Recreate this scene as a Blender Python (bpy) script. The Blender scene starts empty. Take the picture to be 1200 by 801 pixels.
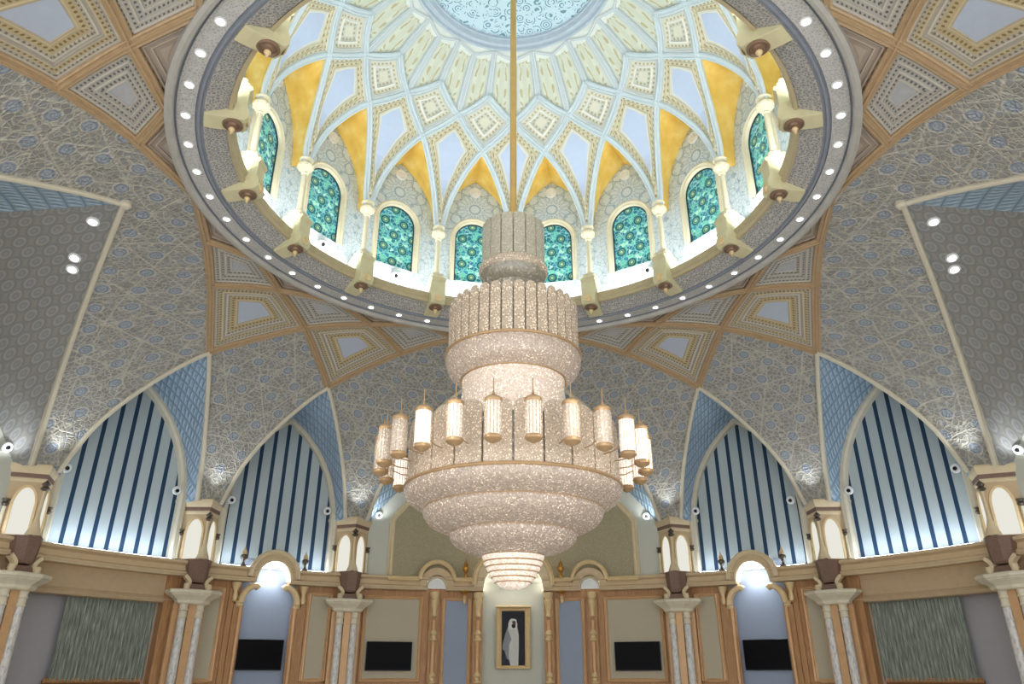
import bpy, math, random
import numpy as np
from mathutils import Vector, Matrix
random.seed(7)
rad = math.radians
C = bpy.context.scene.collection

# ------------------------------------------------------------------ helpers
def P(az, r, z):
    a = rad(az)
    return (r*math.sin(a), r*math.cos(a), z)

def azr(p):
    return math.degrees(math.atan2(p[0], p[1])), math.hypot(p[0], p[1])

class MB:
    """collects polygons (with uv) and links them as one mesh object"""
    def __init__(s):
        s.v, s.f, s.uv, s.mi = [], [], [], []
    def quad(s, pts, uvs=None, mi=0):
        n = len(s.v)
        s.v += [tuple(p) for p in pts]
        s.f.append(tuple(range(n, n+len(pts))))
        s.uv.append(uvs or [(0, 0)]*len(pts)); s.mi.append(mi)
    def grid(s, rows, uvs=None, mi=0, close=False, flip=False):
        n = len(s.v); nr = len(rows); nc = len(rows[0])
        for r in rows: s.v += [tuple(p) for p in r]
        for i in range(nr-1):
            for j in range(nc if close else nc-1):
                k = (j+1) % nc
                q = (n+i*nc+j, n+i*nc+k, n+(i+1)*nc+k, n+(i+1)*nc+j)
                if uvs:
                    u = [uvs[i][j], uvs[i][k], uvs[i+1][k], uvs[i+1][j]]
                else: u = [(0, 0)]*4
                if flip: q = q[::-1]; u = u[::-1]
                s.f.append(q); s.uv.append(u); s.mi.append(mi)
    def ngon(s, pts, mi=0, flip=False):
        n = len(s.v); s.v += [tuple(p) for p in pts]
        f = tuple(range(n, n+len(pts)))
        s.f.append(f[::-1] if flip else f); s.uv.append([(0, 0)]*len(pts)); s.mi.append(mi)
    def box(s, c, d, mi=0, rz=0, bev=0.0):
        x, y, z = c; a, b, h = d[0]/2, d[1]/2, d[2]/2
        e = min(bev, a*.45, b*.45, h*.45)
        co, si = math.cos(rz), math.sin(rz)
        def R(px, py, pz): return (x+px*co-py*si, y+px*si+py*co, z+pz)
        poly = lambda q, w: [(-q, -w), (q, -w), (q, w), (-q, w)]
        if e <= 0: lv = [(0, -h), (0, h)]
        else: lv = [(e, -h), (0, -h+e), (0, h-e), (e, h)]
        rows = [[R(px, py, zz) for px, py in poly(a-i, b-i)] for i, zz in lv]
        s.grid(rows, mi=mi, close=True)
        s.ngon(rows[0], mi, True); s.ngon(rows[-1], mi)
    def prism(s, poly, levels, mi=0, caps=True):
        """poly (x,y) ccw, levels [(z, offset-scale, dx, dy)]"""
        rows = []
        for lv in levels:
            z, k = lv[0], lv[1]
            rows.append([(px*k, py*k, z) for px, py in poly])
        s.grid(rows, mi=mi, close=True)
        if caps:
            s.ngon(rows[0], mi, True); s.ngon(rows[-1], mi)
    def lathe(s, prof, n=24, c=(0, 0, 0), mi=0, a0=0, a1=360, uvs=1.0):
        full = abs(a1-a0) >= 359.9
        m = n if full else n+1
        rows, uv = [], []
        L = 0; pr = None
        for r, z in prof:
            if pr: L += math.hypot(r-pr[0], z-pr[1])
            pr = (r, z)
            rows.append([(c[0]+r*math.sin(rad(a0+(a1-a0)*j/n)), c[1]+r*math.cos(rad(a0+(a1-a0)*j/n)), c[2]+z) for j in range(m)])
            uv.append([(rad(a0+(a1-a0)*j/n)*max(r, .05)*uvs, L*uvs) for j in range(m)])
        s.grid(rows, uvs=uv if not full else None, mi=mi, close=full)
    def tube(s, pts, r, n=8, mi=0, closed=False, cap=True):
        pts = [Vector(p) for p in pts]; N = len(pts)
        rr = r if isinstance(r, (list, tuple)) else [r]*N
        up = None; rows = []
        for i in range(N):
            if closed: t = pts[(i+1) % N]-pts[i-1]
            else: t = pts[min(i+1, N-1)]-pts[max(i-1, 0)]
            t.normalize()
            if up is None:
                up = Vector((0, 0, 1)) if abs(t.z) < .9 else Vector((1, 0, 0))
            sd = t.cross(up).normalized(); up = sd.cross(t).normalized()
            rows.append([tuple(pts[i]+(sd*math.cos(2*math.pi*k/n)+up*math.sin(2*math.pi*k/n))*rr[i]) for k in range(n)])
        if closed: rows.append(rows[0])
        s.grid(rows, mi=mi, close=True)
        if cap and not closed:
            s.ngon(rows[0], mi, True); s.ngon(rows[-1], mi)
    def sweep(s, pts, nrm, sec, mi=0, closed=False, vlen=True):
        """pts path, nrm normals at the points, sec [(side, up)] open section"""
        pts = [Vector(p) for p in pts]; N = len(pts)
        rows, uv = [], []; L = 0
        for i in range(N):
            if closed: t = pts[(i+1) % N]-pts[i-1]
            else: t = pts[min(i+1, N-1)]-pts[max(i-1, 0)]
            t.normalize(); n = Vector(nrm[i]).normalized()
            sd = t.cross(n).normalized(); n = sd.cross(t).normalized()
            if i: L += (pts[i]-pts[i-1]).length
            # mitre at corners
            k = 1.0
            if (closed or 0 < i < N-1):
                a = (pts[i]-pts[i-1]).normalized(); b = (pts[(i+1) % N]-pts[i]).normalized()
                cs = max(.3, math.sqrt(max(0, (1+a.dot(b))/2))); k = 1/cs
            rows.append([tuple(pts[i]+sd*(q[0]*k)+n*q[1]) for q in sec])
            uv.append([(q[0], L) for q in sec])
        if closed: rows.append(rows[0]); uv.append([(q[0], L) for q in sec])
        s.grid(rows, uvs=uv, mi=mi)
    def build(s, name, mats, parent=None, smooth=False, loc=None, rz=None, weld=True):
        me = bpy.data.meshes.new(name)
        me.from_pydata(s.v, [], s.f)
        uvl = me.uv_layers.new(name='UVMap')
        flat = [c for u in s.uv for q in u for c in q]
        uvl.data.foreach_set('uv', flat)
        if not isinstance(mats, (list, tuple)): mats = [mats]
        for m in mats: me.materials.append(m)
        me.polygons.foreach_set('material_index', s.mi)
        me.update()
        if smooth:
            import bmesh
            bm = bmesh.new(); bm.from_mesh(me)
            bmesh.ops.remove_doubles(bm, verts=bm.verts, dist=1e-4)
            bm.to_mesh(me); bm.free()
            me.polygons.foreach_set('use_smooth', [True]*len(me.polygons))
            try: me.set_sharp_from_angle(angle=rad(38))
            except Exception: pass
        o = bpy.data.objects.new(name, me); C.objects.link(o)
        if parent: o.parent = parent
        if loc: o.location = loc
        if rz is not None: o.rotation_euler.z = rz
        return o

def empty(name, loc=(0, 0, 0), rz=0, parent=None):
    o = bpy.data.objects.new(name, None); C.objects.link(o)
    o.location = loc; o.rotation_euler.z = rz; o.empty_display_size = .2
    if parent: o.parent = parent
    return o

def tag(o, label=None, cat=None, group=None, kind=None):
    if label: o['label'] = label
    if cat: o['category'] = cat
    if group: o['group'] = group
    if kind: o['kind'] = kind
    return o

def children(o): return [c for c in bpy.data.objects if c.parent == o]
KIDS = {}
def copy_tree(o, parent=None):
    c = o.copy(); C.objects.link(c)
    if parent: c.parent = parent
    if o.name not in KIDS: KIDS[o.name] = children(o)
    for ch in KIDS[o.name]: copy_tree(ch, c)
    return c

def pchip(xs, ys):
    xs = np.array(xs, float); ys = np.array(ys, float)
    h = np.diff(xs); d = np.diff(ys)/h; m = np.zeros(len(xs))
    for i in range(1, len(xs)-1):
        if d[i-1]*d[i] > 0:
            w1 = 2*h[i]+h[i-1]; w2 = h[i]+2*h[i-1]
            m[i] = (w1+w2)/(w1/d[i-1]+w2/d[i])
    m[0] = d[0]; m[-1] = d[-1]
    def f(x):
        x = min(max(x, xs[0]), xs[-1])
        i = min(int(np.searchsorted(xs, x, side='right'))-1, len(xs)-2)
        t = (x-xs[i])/h[i]
        return float((1+2*t)*(1-t)**2*ys[i]+t*(1-t)**2*h[i]*m[i]+t*t*(3-2*t)*ys[i+1]+t*t*(t-1)*h[i]*m[i+1])
    return f

# ------------------------------------------------------------------ materials
def srgb(h):
    h = h.lstrip('#'); o = []
    for i in (0, 2, 4):
        c = int(h[i:i+2], 16)/255
        o.append(c/12.92 if c <= .04045 else ((c+.055)/1.055)**2.4)
    return (*o, 1)

class NT:
    def __init__(s, name):
        s.m = bpy.data.materials.new(name); s.m.use_nodes = True
        s.t = s.m.node_tree; s.N = s.t.nodes; s.L = s.t.links
        s.b = s.N['Principled BSDF']
    def n(s, typ, **kw):
        x = s.N.new(typ)
        for k, v in kw.items(): setattr(x, k, v)
        return x
    def put(s, sock, v):
        if isinstance(v, bpy.types.NodeSocket): s.L.new(v, sock)
        elif v is not None: sock.default_value = v
    def m_(s, op, a, b=None, c=None, clamp=False):
        x = s.n('ShaderNodeMath', operation=op, use_clamp=clamp)
        for i, v in enumerate((a, b, c)):
            if v is not None: s.put(x.inputs[i], v)
        return x.outputs[0]
    def mix(s, f, a, b, mode='MIX'):
        x = s.n('ShaderNodeMix', data_type='RGBA', blend_type=mode)
        s.put(x.inputs[0], f); s.put(x.inputs[6], a); s.put(x.inputs[7], b)
        return x.outputs[2]
    def ramp(s, f, stops, interp='LINEAR'):
        x = s.n('ShaderNodeValToRGB'); cr = x.color_ramp; cr.interpolation = interp
        while len(cr.elements) < len(stops): cr.elements.new(.5)
        for e, (p, c) in zip(cr.elements, stops): e.position = p; e.color = c
        s.put(x.inputs[0], f); return x.outputs[0]
    def uv(s):
        x = s.n('ShaderNodeUVMap', uv_map='UVMap'); sp = s.n('ShaderNodeSeparateXYZ')
        s.L.new(x.outputs[0], sp.inputs[0]); return x.outputs[0], sp.outputs[0], sp.outputs[1]
    def obj(s):
        return s.n('ShaderNodeTexCoord').outputs['Object']
    def noise(s, vec, scale, detail=2, rough=.5):
        x = s.n('ShaderNodeTexNoise'); s.put(x.inputs['Vector'], vec)
        x.inputs['Scale'].default_value = scale; x.inputs['Detail'].default_value = detail
        x.inputs['Roughness'].default_value = rough
        return x.outputs[0]
    def voro(s, vec, scale, feature='F1', rnd=1.0):
        x = s.n('ShaderNodeTexVoronoi', feature=feature); s.put(x.inputs['Vector'], vec)
        x.inputs['Scale'].default_value = scale; x.inputs['Randomness'].default_value = rnd
        return x
    def near(s, x, off=0.0):   # distance to the nearest integer
        f = s.m_('FRACT', s.m_('ADD', x, .5+off))
        return s.m_('ABSOLUTE', s.m_('SUBTRACT', f, .5))
    def hexd(s, u, v, a, b):   # distance to the nearest point of a centred lattice a x b
        uu = s.m_('DIVIDE', u, a); vv = s.m_('DIVIDE', v, b)
        ds = []
        for off in (0, .5):
            x = s.m_('MULTIPLY', s.near(uu, off), a); y = s.m_('MULTIPLY', s.near(vv, off), b)
            ds.append(s.m_('SQRT', s.m_('ADD', s.m_('MULTIPLY', x, x), s.m_('MULTIPLY', y, y))))
        return s.m_('MINIMUM', *ds)
    def bump(s, h, strength=.3, dist=.03):
        x = s.n('ShaderNodeBump'); x.inputs['Strength'].default_value = strength
        x.inputs['Distance'].default_value = dist
        s.L.new(h, x.inputs['Height']); s.L.new(x.outputs[0], s.b.inputs['Normal'])
    def done(s, col=None, rough=.6, metal=0, emit=None, es=0, spec=.3):
        if col is not None: s.put(s.b.inputs['Base Color'], col)
        s.put(s.b.inputs['Roughness'], rough); s.put(s.b.inputs['Metallic'], metal)
        s.b.inputs['Specular IOR Level'].default_value = spec
        if emit is not None:
            s.put(s.b.inputs['Emission Color'], emit); s.put(s.b.inputs['Emission Strength'], es)
        return s.m

def plain(name, col, rough=.6, metal=0, var=.06, scale=6, emit=None, es=0, spec=.3):
    t = NT(name); c = srgb(col)
    f = t.noise(t.obj(), scale, 3)
    d = tuple(x*(1-var*2) for x in c[:3])+(1,); l = tuple(min(1, x*(1+var*2)) for x in c[:3])+(1,)
    return t.done(t.mix(f, d, l), rough, metal, emit, es, spec)

def glow(name, col, strength):
    t = NT(name); t.N.remove(t.b)
    e = t.n('ShaderNodeEmission'); e.inputs[0].default_value = srgb(col); e.inputs[1].default_value = strength
    t.L.new(e.outputs[0], t.N['Material Output'].inputs[0]); return t.m

def band_mat(name, stops, dots=(), freq=4.0, dotcol='#5d5c5a', dotcol2=None, rough=.6, fine=.12, bumpd=.04):
    """coffer panel: bands by u (0 rim .. 1 middle), rows of dots along v"""
    t = NT(name); vec, u, v = t.uv()
    st = [(p, srgb(c)) for p, c in stops]
    col = t.ramp(u, st, 'CONSTANT')
    m = None; hl = None
    for i, (c, w) in enumerate(dots):
        du = t.m_('DIVIDE', t.m_('ABSOLUTE', t.m_('SUBTRACT', u, c)), w)
        dv = t.m_('MULTIPLY', t.near(t.m_('MULTIPLY', v, freq), .25*i), 3.4)
        d = t.m_('SQRT', t.m_('ADD', t.m_('MULTIPLY', du, du), t.m_('MULTIPLY', dv, dv)))
        k = t.m_('SUBTRACT', 1.0, t.m_('MULTIPLY', t.m_('SUBTRACT', d, .75), 4.0, clamp=True), clamp=True)
        kk = t.m_('MULTIPLY', k, .85)
        col = t.mix(kk, col, srgb(dotcol2 if (dotcol2 and i % 2) else dotcol))
        hl = k if hl is None else t.m_('MAXIMUM', hl, k)
    nz = t.noise(t.obj(), 9, 3)
    col = t.mix(t.m_('MULTIPLY', nz, fine*2), col, (0.12, .11, .1, 1))
    if hl is not None: t.bump(t.m_('SUBTRACT', 1, hl), .5, bumpd)
    return t.done(col, rough)

M = {}
# vault mosaic: carved star lattice with blue rosettes
def mosaic(name, base, dark, line, blue, k=1.0):
    t = NT(name); vec, u, v = t.uv()
    vo = t.voro(vec, 7.5*k, 'DISTANCE_TO_EDGE', .95)
    edge = vo.outputs['Distance']
    ln = t.m_('SUBTRACT', 1.0, t.m_('MULTIPLY', edge, 6.5, clamp=True), clamp=True)
    nb = t.noise(vec, 26, 3, .6)
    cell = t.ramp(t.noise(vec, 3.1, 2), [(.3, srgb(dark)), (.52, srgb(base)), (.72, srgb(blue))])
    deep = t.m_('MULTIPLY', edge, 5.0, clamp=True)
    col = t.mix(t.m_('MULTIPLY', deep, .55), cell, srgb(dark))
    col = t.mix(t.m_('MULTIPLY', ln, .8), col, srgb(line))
    col = t.mix(t.m_('MULTIPLY', nb, .22), col, srgb('#c9c0aa'))
    e2 = t.voro(vec, 17*k, 'DISTANCE_TO_EDGE', .9).outputs['Distance']
    col = t.mix(t.m_('MULTIPLY', t.m_('SUBTRACT', 1.0, t.m_('MULTIPLY', e2, 7, clamp=True), clamp=True), .4), col, srgb('#8d897f'))
    # second, straight star lattice
    a1 = t.near(t.m_('MULTIPLY', t.m_('ADD', u, t.m_('MULTIPLY', v, .58)), .83)); a2 = t.near(t.m_('MULTIPLY', t.m_('SUBTRACT', u, t.m_('MULTIPLY', v, .58)), .83))
    a3 = t.near(t.m_('MULTIPLY', v, 1.43/1.5))
    am = t.m_('MINIMUM', t.m_('MINIMUM', a1, a2), a3)
    l2 = t.m_('SUBTRACT', 1.0, t.m_('MULTIPLY', am, 26.0, clamp=True), clamp=True)
    col = t.mix(t.m_('MULTIPLY', l2, .75), col, srgb(line))
    d = t.hexd(u, v, 1.0, 1.1)
    disc = t.m_('SUBTRACT', 1.0, t.m_('MULTIPLY', t.m_('SUBTRACT', d, .175), 40.0, clamp=True), clamp=True)
    ros = t.ramp(t.m_('MULTIPLY', d, 4.0), [(.0, srgb('#c0c5ca')), (.14, srgb('#8993a2')), (.34, srgb('#a5acb4')), (.48, srgb('#828c9b')), (.62, srgb('#a2a7ab')), (.7, srgb(line))])
    col = t.mix(t.m_('MULTIPLY', disc, .95), col, ros)
    h = t.m_('ADD', t.m_('ADD', ln, t.m_('MULTIPLY', l2, .6)), t.m_('MULTIPLY', disc, .8))
    t.bump(h, .55, .05)
    return t.done(col, .62)
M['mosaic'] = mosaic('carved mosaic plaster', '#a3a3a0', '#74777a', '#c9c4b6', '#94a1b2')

t = NT('dark medallion plaster'); vec, u, v = t.uv()
d = t.hexd(u, v, .52, .62)
c = t.ramp(t.m_('MULTIPLY', d, 3.2), [(0, srgb('#9a9c9e')), (.22, srgb('#888a8c')), (.4, srgb('#a3a29d')), (.55, srgb('#828384')), (.78, srgb('#98958e')), (.95, srgb('#84827d'))])
n2 = t.noise(vec, 14, 3)
c = t.mix(t.m_('MULTIPLY', n2, .3), c, srgb('#6e6e6c'))
t.bump(t.m_('SUBTRACT', 1, t.m_('MULTIPLY', d, 3.0)), .5, .05)
M['soffit'] = t.done(c, .65)

t = NT('pale blue lattice plaster'); vec, u, v = t.uv()
p = t.m_('MULTIPLY', t.m_('ADD', u, v), 2.6); q = t.m_('MULTIPLY', t.m_('SUBTRACT', u, v), 2.6)
e = t.m_('MINIMUM', t.near(p, .5), t.near(q, .5))
e2 = t.m_('MULTIPLY', t.near(p), t.near(q))
c = t.ramp(t.m_('MULTIPLY', e, 2.0), [(0, srgb('#6d8296')), (.12, srgb('#8ca3b8')), (.5, srgb('#adc0cf')), (1, srgb('#93aabf'))])
t.bump(e, .7, .15)
M['lattice'] = t.done(c, .5)

M['rib'] = plain('copper toned rib', '#b49a78', .45, .0, .07)
M['rib_pale'] = plain('pale cream moulding', '#cfc8b4', .45, 0, .05)
M['edge_dark'] = plain('dark shadow joint', '#4d4a43', .6)
KS_OLD = [(0, '#a99274'), (.05, '#b7ab96'), (.1, '#9f968a'), (.15, '#cfc9ba'), (.19, '#b5a588'), (.3, '#cdc6b2'), (.335, '#9e978d'), (.41, '#cdc8bb'), (.45, '#b5a68b'), (.55, '#c9b68c'), (.6, '#b7a27a'), (.68, '#d0bd92'), (.705, '#aab3c2')]
KS = [(0, '#b39a78'), (.03, '#b7b0a3'), (.115, '#cfc9bc'), (.145, '#bbb3a2'), (.21, '#bfb08d'), (.285, '#cec3a8'), (.305, '#aea698'), (.375, '#d0cabd'), (.405, '#bfb6a4'), (.475, '#bfae86'), (.6, '#cdbd98'), (.63, '#b8ab90')]
M['kite'] = band_mat('star coffer bands', KS, [(.178, .019), (.247, .025), (.44, .022), (.54, .034)], 10.0, '#6f6450', '#7d6439')
DS = [(0, '#a99274'), (.05, '#b3a997'), (.09, '#bab5aa'), (.19, '#cac5b9'), (.22, '#b4b0a6'), (.33, '#c9c4b8'), (.36, '#b4b0a7'), (.52, '#c8c3b7'), (.56, '#b5b1a8'), (.7, '#c4bfb3'), (.74, '#b3b5b8')]
M['dotted'] = band_mat('dotted coffer bands', DS, [(.14, .027), (.27, .032), (.45, .036), (.635, .04)], 10.0, '#4c4f56')
TS = [(0, '#a48c70'), (.1, '#b29c85'), (.3, '#c2b3a3'), (.36, '#ab9c8e'), (.55, '#c4b6a6'), (.6, '#a89a8c'), (.8, '#b8aa9b')]
M['triangle'] = band_mat('plain coffer bands', TS, [(.2, .05)], 5, '#75695c')
M['lozenge'] = plain('pale blue lozenge', '#b3bccb', .5, 0, .03)

# dome
DK = [(0, '#cdd6da'), (.05, '#e6e9e6'), (.1, '#c9d0cd'), (.16, '#dedbc9'), (.25, '#cbc3a6'), (.29, '#d9d3ba'), (.42, '#c5bd9f'), (.46, '#d6d6c8'), (.53, '#e3e0d2')]
M['dkite'] = band_mat('dome kite bands', DK, [(.205, .03), (.355, .045)], 6.5, '#a08d58', fine=.05)
DD = [(0, '#b9c6d1'), (.1, '#eef0ee'), (.2, '#c9d0cd'), (.3, '#dcd9c7'), (.5, '#e9e9e2'), (.58, '#cfd0c3'), (.78, '#dedbc8')]
M['ddiamond'] = band_mat('dome diamond bands', DD, [(.4, .06), (.68, .06)], 8, '#aca27e', fine=.05)
DF = [(0, '#c3ced3'), (.12, '#dde2e2'), (.2, '#bcc8cb'), (.3, '#d0d6cb'), (.5, '#d8dbc9'), (.8, '#d1d5c3')]
M['dflute'] = band_mat('dome flute bands', DF, [(.66, .12)], 6, '#bdb184', fine=.05)
M['dome'] = plain('pale dome plaster', '#dde3dd', .55, 0, .05)
M['drib'] = plain('pale blue grey dome rib', '#c6d3d9', .5, 0, .04)
M['dlozenge'] = plain('sky blue dome lozenge', '#bccae2', .5, 0, .02)
t = NT('gold leaf'); f = t.noise(t.obj(), 2.2, 4)
M['gold'] = t.done(t.ramp(f, [(.3, srgb('#dbb352')), (.55, srgb('#e8c66a')), (.75, srgb('#f2dc92'))]), .45, .1)
t = NT('pale scroll medallion'); vec = t.obj()
vo = t.voro(vec, 3.4, 'DISTANCE_TO_EDGE', .9).outputs['Distance']
rr = t.m_('SINE', t.m_('MULTIPLY', t.voro(vec, 3.4, 'F1', .9).outputs['Distance'], 26))
w = t.m_('MULTIPLY', t.m_('GREATER_THAN', rr, .25), t.m_('GREATER_THAN', vo, .06))
w = t.m_('MULTIPLY', w, t.m_('GREATER_THAN', t.noise(vec, 5, 2), .44))
c = t.mix(w, srgb('#c6dde8'), srgb('#6d95a8')); t.bump(w, .3, .03)
M['medallion'] = t.done(c, .5)
M['medal_rim'] = plain('blue grey moulding', '#b6c3cf', .45)

# niche wall with star tracery
t = NT('niche star tracery'); vec, u, v = t.uv()
x = t.m_('MULTIPLY', u, 1.0); y = t.m_('SUBTRACT', v, 15.35)
ang = t.m_('ARCTAN2', y, x); r = t.m_('SQRT', t.m_('ADD', t.m_('MULTIPLY', x, x), t.m_('MULTIPLY', y, y)))
cs = t.m_('MULTIPLY', t.m_('COSINE', t.m_('MULTIPLY', ang, 10)), .17)
cs2 = t.m_('MULTIPLY', t.m_('COSINE', t.m_('MULTIPLY', ang, 5)), .2)
ls = [t.m_('ABSOLUTE', t.m_('SUBTRACT', r, t.m_('ADD', k0, kk))) for k0, kk in ((.42, cs), (.46, t.m_('MULTIPLY', cs, -1)), (.17, 0.0), (.72, cs2), (.76, t.m_('MULTIPLY', cs2, -1)))]
s3 = t.m_('ADD', t.m_('MULTIPLY', t.voro(vec, 7.0, 'DISTANCE_TO_EDGE', .8).outputs['Distance'], .8), t.m_('MULTIPLY', t.m_('LESS_THAN', r, .8), .2))
mn = s3
for q in ls: mn = t.m_('MINIMUM', mn, q)
lm = t.m_('SUBTRACT', 1, t.m_('MULTIPLY', mn, 24, clamp=True), clamp=True)
c = t.mix(t.noise(vec, 3, 2), srgb('#c6d3db'), srgb('#d8e1e4'))
c = t.mix(t.m_('MULTIPLY', lm, .8), c, srgb('#7c99ad'))
t.bump(t.m_('SUBTRACT', 1, lm), .4, .04)
M['niche'] = t.done(c, .6)

# stained glass
t = NT('teal stained glass'); vec, u, v = t.uv()
cell = t.voro(vec, 9, 'F1', .8)
ed = t.voro(vec, 9, 'DISTANCE_TO_EDGE', .8).outputs['Distance']
sep = t.n('ShaderNodeSeparateColor'); t.L.new(cell.outputs['Color'], sep.inputs[0])
c = t.ramp(sep.outputs[0], [(0, srgb('#1d6f80')), (.3, srgb('#3f9fa0')), (.55, srgb('#2f7f9a')), (.75, srgb('#5fb9a6')), (.92, srgb('#a5d9c4'))], 'CONSTANT')
c = t.mix(t.m_('SUBTRACT', 1, t.m_('MULTIPLY', ed, 14, clamp=True), clamp=True), c, srgb('#9fcfc6'))
dd = t.hexd(u, v, .62, .92)
ri = t.ramp(t.m_('MULTIPLY', dd, 5.5), [(0, srgb('#9fc08c')), (.25, srgb('#2b7077')), (.42, srgb('#8fb07c')), (.5, srgb('#1d5a66')), (.8, srgb('#4a9a90'))], 'CONSTANT')
c = t.mix(t.m_('LESS_THAN', dd, .165), c, ri)
M['stained'] = t.done(c, .25, 0, c, .22, .5)
M['lead'] = plain('dark lead line', '#2c3c44', .5)

# ring
t = NT('ring soffit stucco'); vec = t.obj()
n1 = t.voro(vec, 17, 'DISTANCE_TO_EDGE', 1).outputs['Distance']
c = t.ramp(t.m_('MULTIPLY', n1, 4), [(0, srgb('#c6c3bb')), (.5, srgb('#b3b2b1')), (1, srgb('#a6a6a5'))]); t.bump(n1, .4, .03)
M['ring'] = t.done(c, .55)
t = NT('ring patterned stucco'); vec = t.obj()
n1 = t.voro(vec, 15, 'DISTANCE_TO_EDGE', .8).outputs['Distance']
c = t.ramp(t.m_('MULTIPLY', n1, 5), [(0, srgb('#cbc5b7')), (.45, srgb('#a6a4a3')), (1, srgb('#8d8e91'))]); t.bump(n1, .6, .04)
M['ring_pat'] = t.done(c, .55)
M['groove'] = plain('slate blue groove', '#858b95', .5)
M['ring_edge'] = plain('grey ring edge', '#b0ada6', .5)
M['cream'] = plain('cream stucco', '#ded6ba', .5, 0, .05)
M['corbel'] = plain('greenish cream corbel', '#cfc8a2', .5, 0, .05)
M['bronze'] = plain('dull bronze disc', '#8d7460', .4, .4)
M['lip'] = plain('tan ring lip', '#b4a685', .5)

# walls
def silk(name, a, b, sc=9):
    t = NT(name); vec = t.obj()
    n = t.voro(vec, sc, 'DISTANCE_TO_EDGE', 1).outputs['Distance']
    n2 = t.noise(vec, sc*1.7, 3)
    f = t.m_('ADD', t.m_('MULTIPLY', n, 2.2), t.m_('MULTIPLY', n2, .5), clamp=True)
    return t.done(t.mix(f, srgb(a), srgb(b)), .6)
M['olive'] = silk('olive silk panel', '#9a9072', '#aea487', 12)
M['olive_plain'] = silk('beige silk panel', '#b3aa93', '#bbb29c', 30)
M['pale'] = silk('pale sage wall', '#bfc1b5', '#c5c7bc', 20)
t = NT('copper wood'); vec = t.obj()
mp = t.n('ShaderNodeMapping'); t.L.new(vec, mp.inputs[0]); mp.inputs['Scale'].default_value = (9, 9, .8)
f = t.noise(mp.outputs[0], 3, 4)
M['wood'] = t.done(t.ramp(f, [(.3, srgb('#a0764e')), (.55, srgb('#b3875d')), (.75, srgb('#c19a72'))]), .4, .05)
M['wood_dark'] = plain('walnut brown wood', '#7d5936', .45)
M['copper'] = plain('polished copper gilt', '#cfa67b', .35, .1)
M['gilt'] = plain('gilt moulding', '#dcc294', .35, .1)
M['tan'] = plain('tan stone cornice', '#cbb390', .5, 0, .05)
M['tan_light'] = plain('light tan moulding', '#d7c5a2', .45, 0, .05)
M['frieze'] = plain('tan frieze', '#bda685', .5)
M['brown'] = plain('mauve brown bracket', '#7d6457', .5, 0, .12, 20)
M['capital'] = plain('cream capital', '#d8cfb8', .45)
t = NT('white veined marble'); vec = t.obj()
mp = t.n('ShaderNodeMapping'); t.L.new(vec, mp.inputs[0]); mp.inputs['Scale'].default_value = (5, 5, 1.6)
f = t.noise(mp.outputs[0], 4, 5, .7)
M['marble'] = t.done(t.ramp(f, [(.35, srgb('#a9a7a4')), (.5, srgb('#d4d1cc')), (.7, srgb('#e2dfd9'))]), .3)
M['bluewall'] = silk('blue grey fabric wall', '#8f9bb0', '#97a3b6', 30)
M['greywall'] = plain('grey wall', '#a8a6aa', .7, 0, .02)
t = NT('striped pale fabric'); vec, u, v = t.uv()
n = t.noise(vec, 40, 2)
navy = t.m_('LESS_THAN', t.near(t.m_('DIVIDE', u, 1.75)), .15)
c = t.mix(n, srgb('#a9b6ba'), srgb('#b9c4c6')); c = t.mix(navy, c, srgb('#203c56'))
M['stripe'] = t.done(c, .65)
t = NT('grey green curtain'); vec, u, v = t.uv()
mp = t.n('ShaderNodeMapping'); t.L.new(vec, mp.inputs[0]); mp.inputs['Scale'].default_value = (9, .5, 1)
f = t.noise(mp.outputs[0], 5, 3)
M['curtain'] = t.done(t.ramp(f, [(.3, srgb('#6b746c')), (.5, srgb('#8d958b')), (.7, srgb('#adb2a6'))]), .7)
M['black'] = plain('black screen', '#0a0b0f', .35, 0, 0, spec=.06)
M['bezel'] = plain('black plastic', '#101114', .4)
M['floor'] = plain('pale marble floor', '#d8d4cc', .4)
M['white'] = plain('white enamel', '#e8ebec', .4)
M['gold_metal'] = plain('polished gold', '#c9974c', .28, .7)
M['dark_bronze'] = plain('dark bronze', '#5d544a', .4, .4)

# chandelier crystal
def crystal(name, a, b, sc, es, spark=.5, fine=True):
    t = NT(name); vec = t.obj()
    vo = t.voro(vec, sc, 'F1', 1)
    sep = t.n('ShaderNodeSeparateColor'); t.L.new(vo.outputs['Color'], sep.inputs[0])
    c = t.mix(sep.outputs[0], srgb(a), srgb(b))
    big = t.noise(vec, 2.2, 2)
    sp = t.m_('MULTIPLY', t.m_('GREATER_THAN', sep.outputs[1], .90), spark)  # random cells made to glow, imitating glints on cut crystal
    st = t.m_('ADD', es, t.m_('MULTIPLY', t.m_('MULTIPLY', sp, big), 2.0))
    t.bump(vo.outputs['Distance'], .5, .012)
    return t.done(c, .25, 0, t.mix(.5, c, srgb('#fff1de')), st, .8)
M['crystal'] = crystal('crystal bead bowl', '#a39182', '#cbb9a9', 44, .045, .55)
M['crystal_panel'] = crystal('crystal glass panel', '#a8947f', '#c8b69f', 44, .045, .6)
M['crystal_lit'] = crystal('lit crystal neck', '#c8b3a0', '#ead9c9', 44, .2, .8)
M['crystal_top'] = crystal('grey crystal panel', '#a29b88', '#b9b29f', 40, .03, .2)
M['crystal_hot'] = crystal('glowing crystal dish', '#dcc3ac', '#fff6ec', 40, .34, .6)
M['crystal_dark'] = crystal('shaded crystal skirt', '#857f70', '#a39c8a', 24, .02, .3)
M['lamp_glass'] = crystal('lamp tube glass', '#bfae9c', '#d8cbbb', 40, .06, .5)
M['lamp_lit'] = crystal('lit lamp tube glass', '#f0e4d4', '#ffffff', 40, .75, .5)
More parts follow.
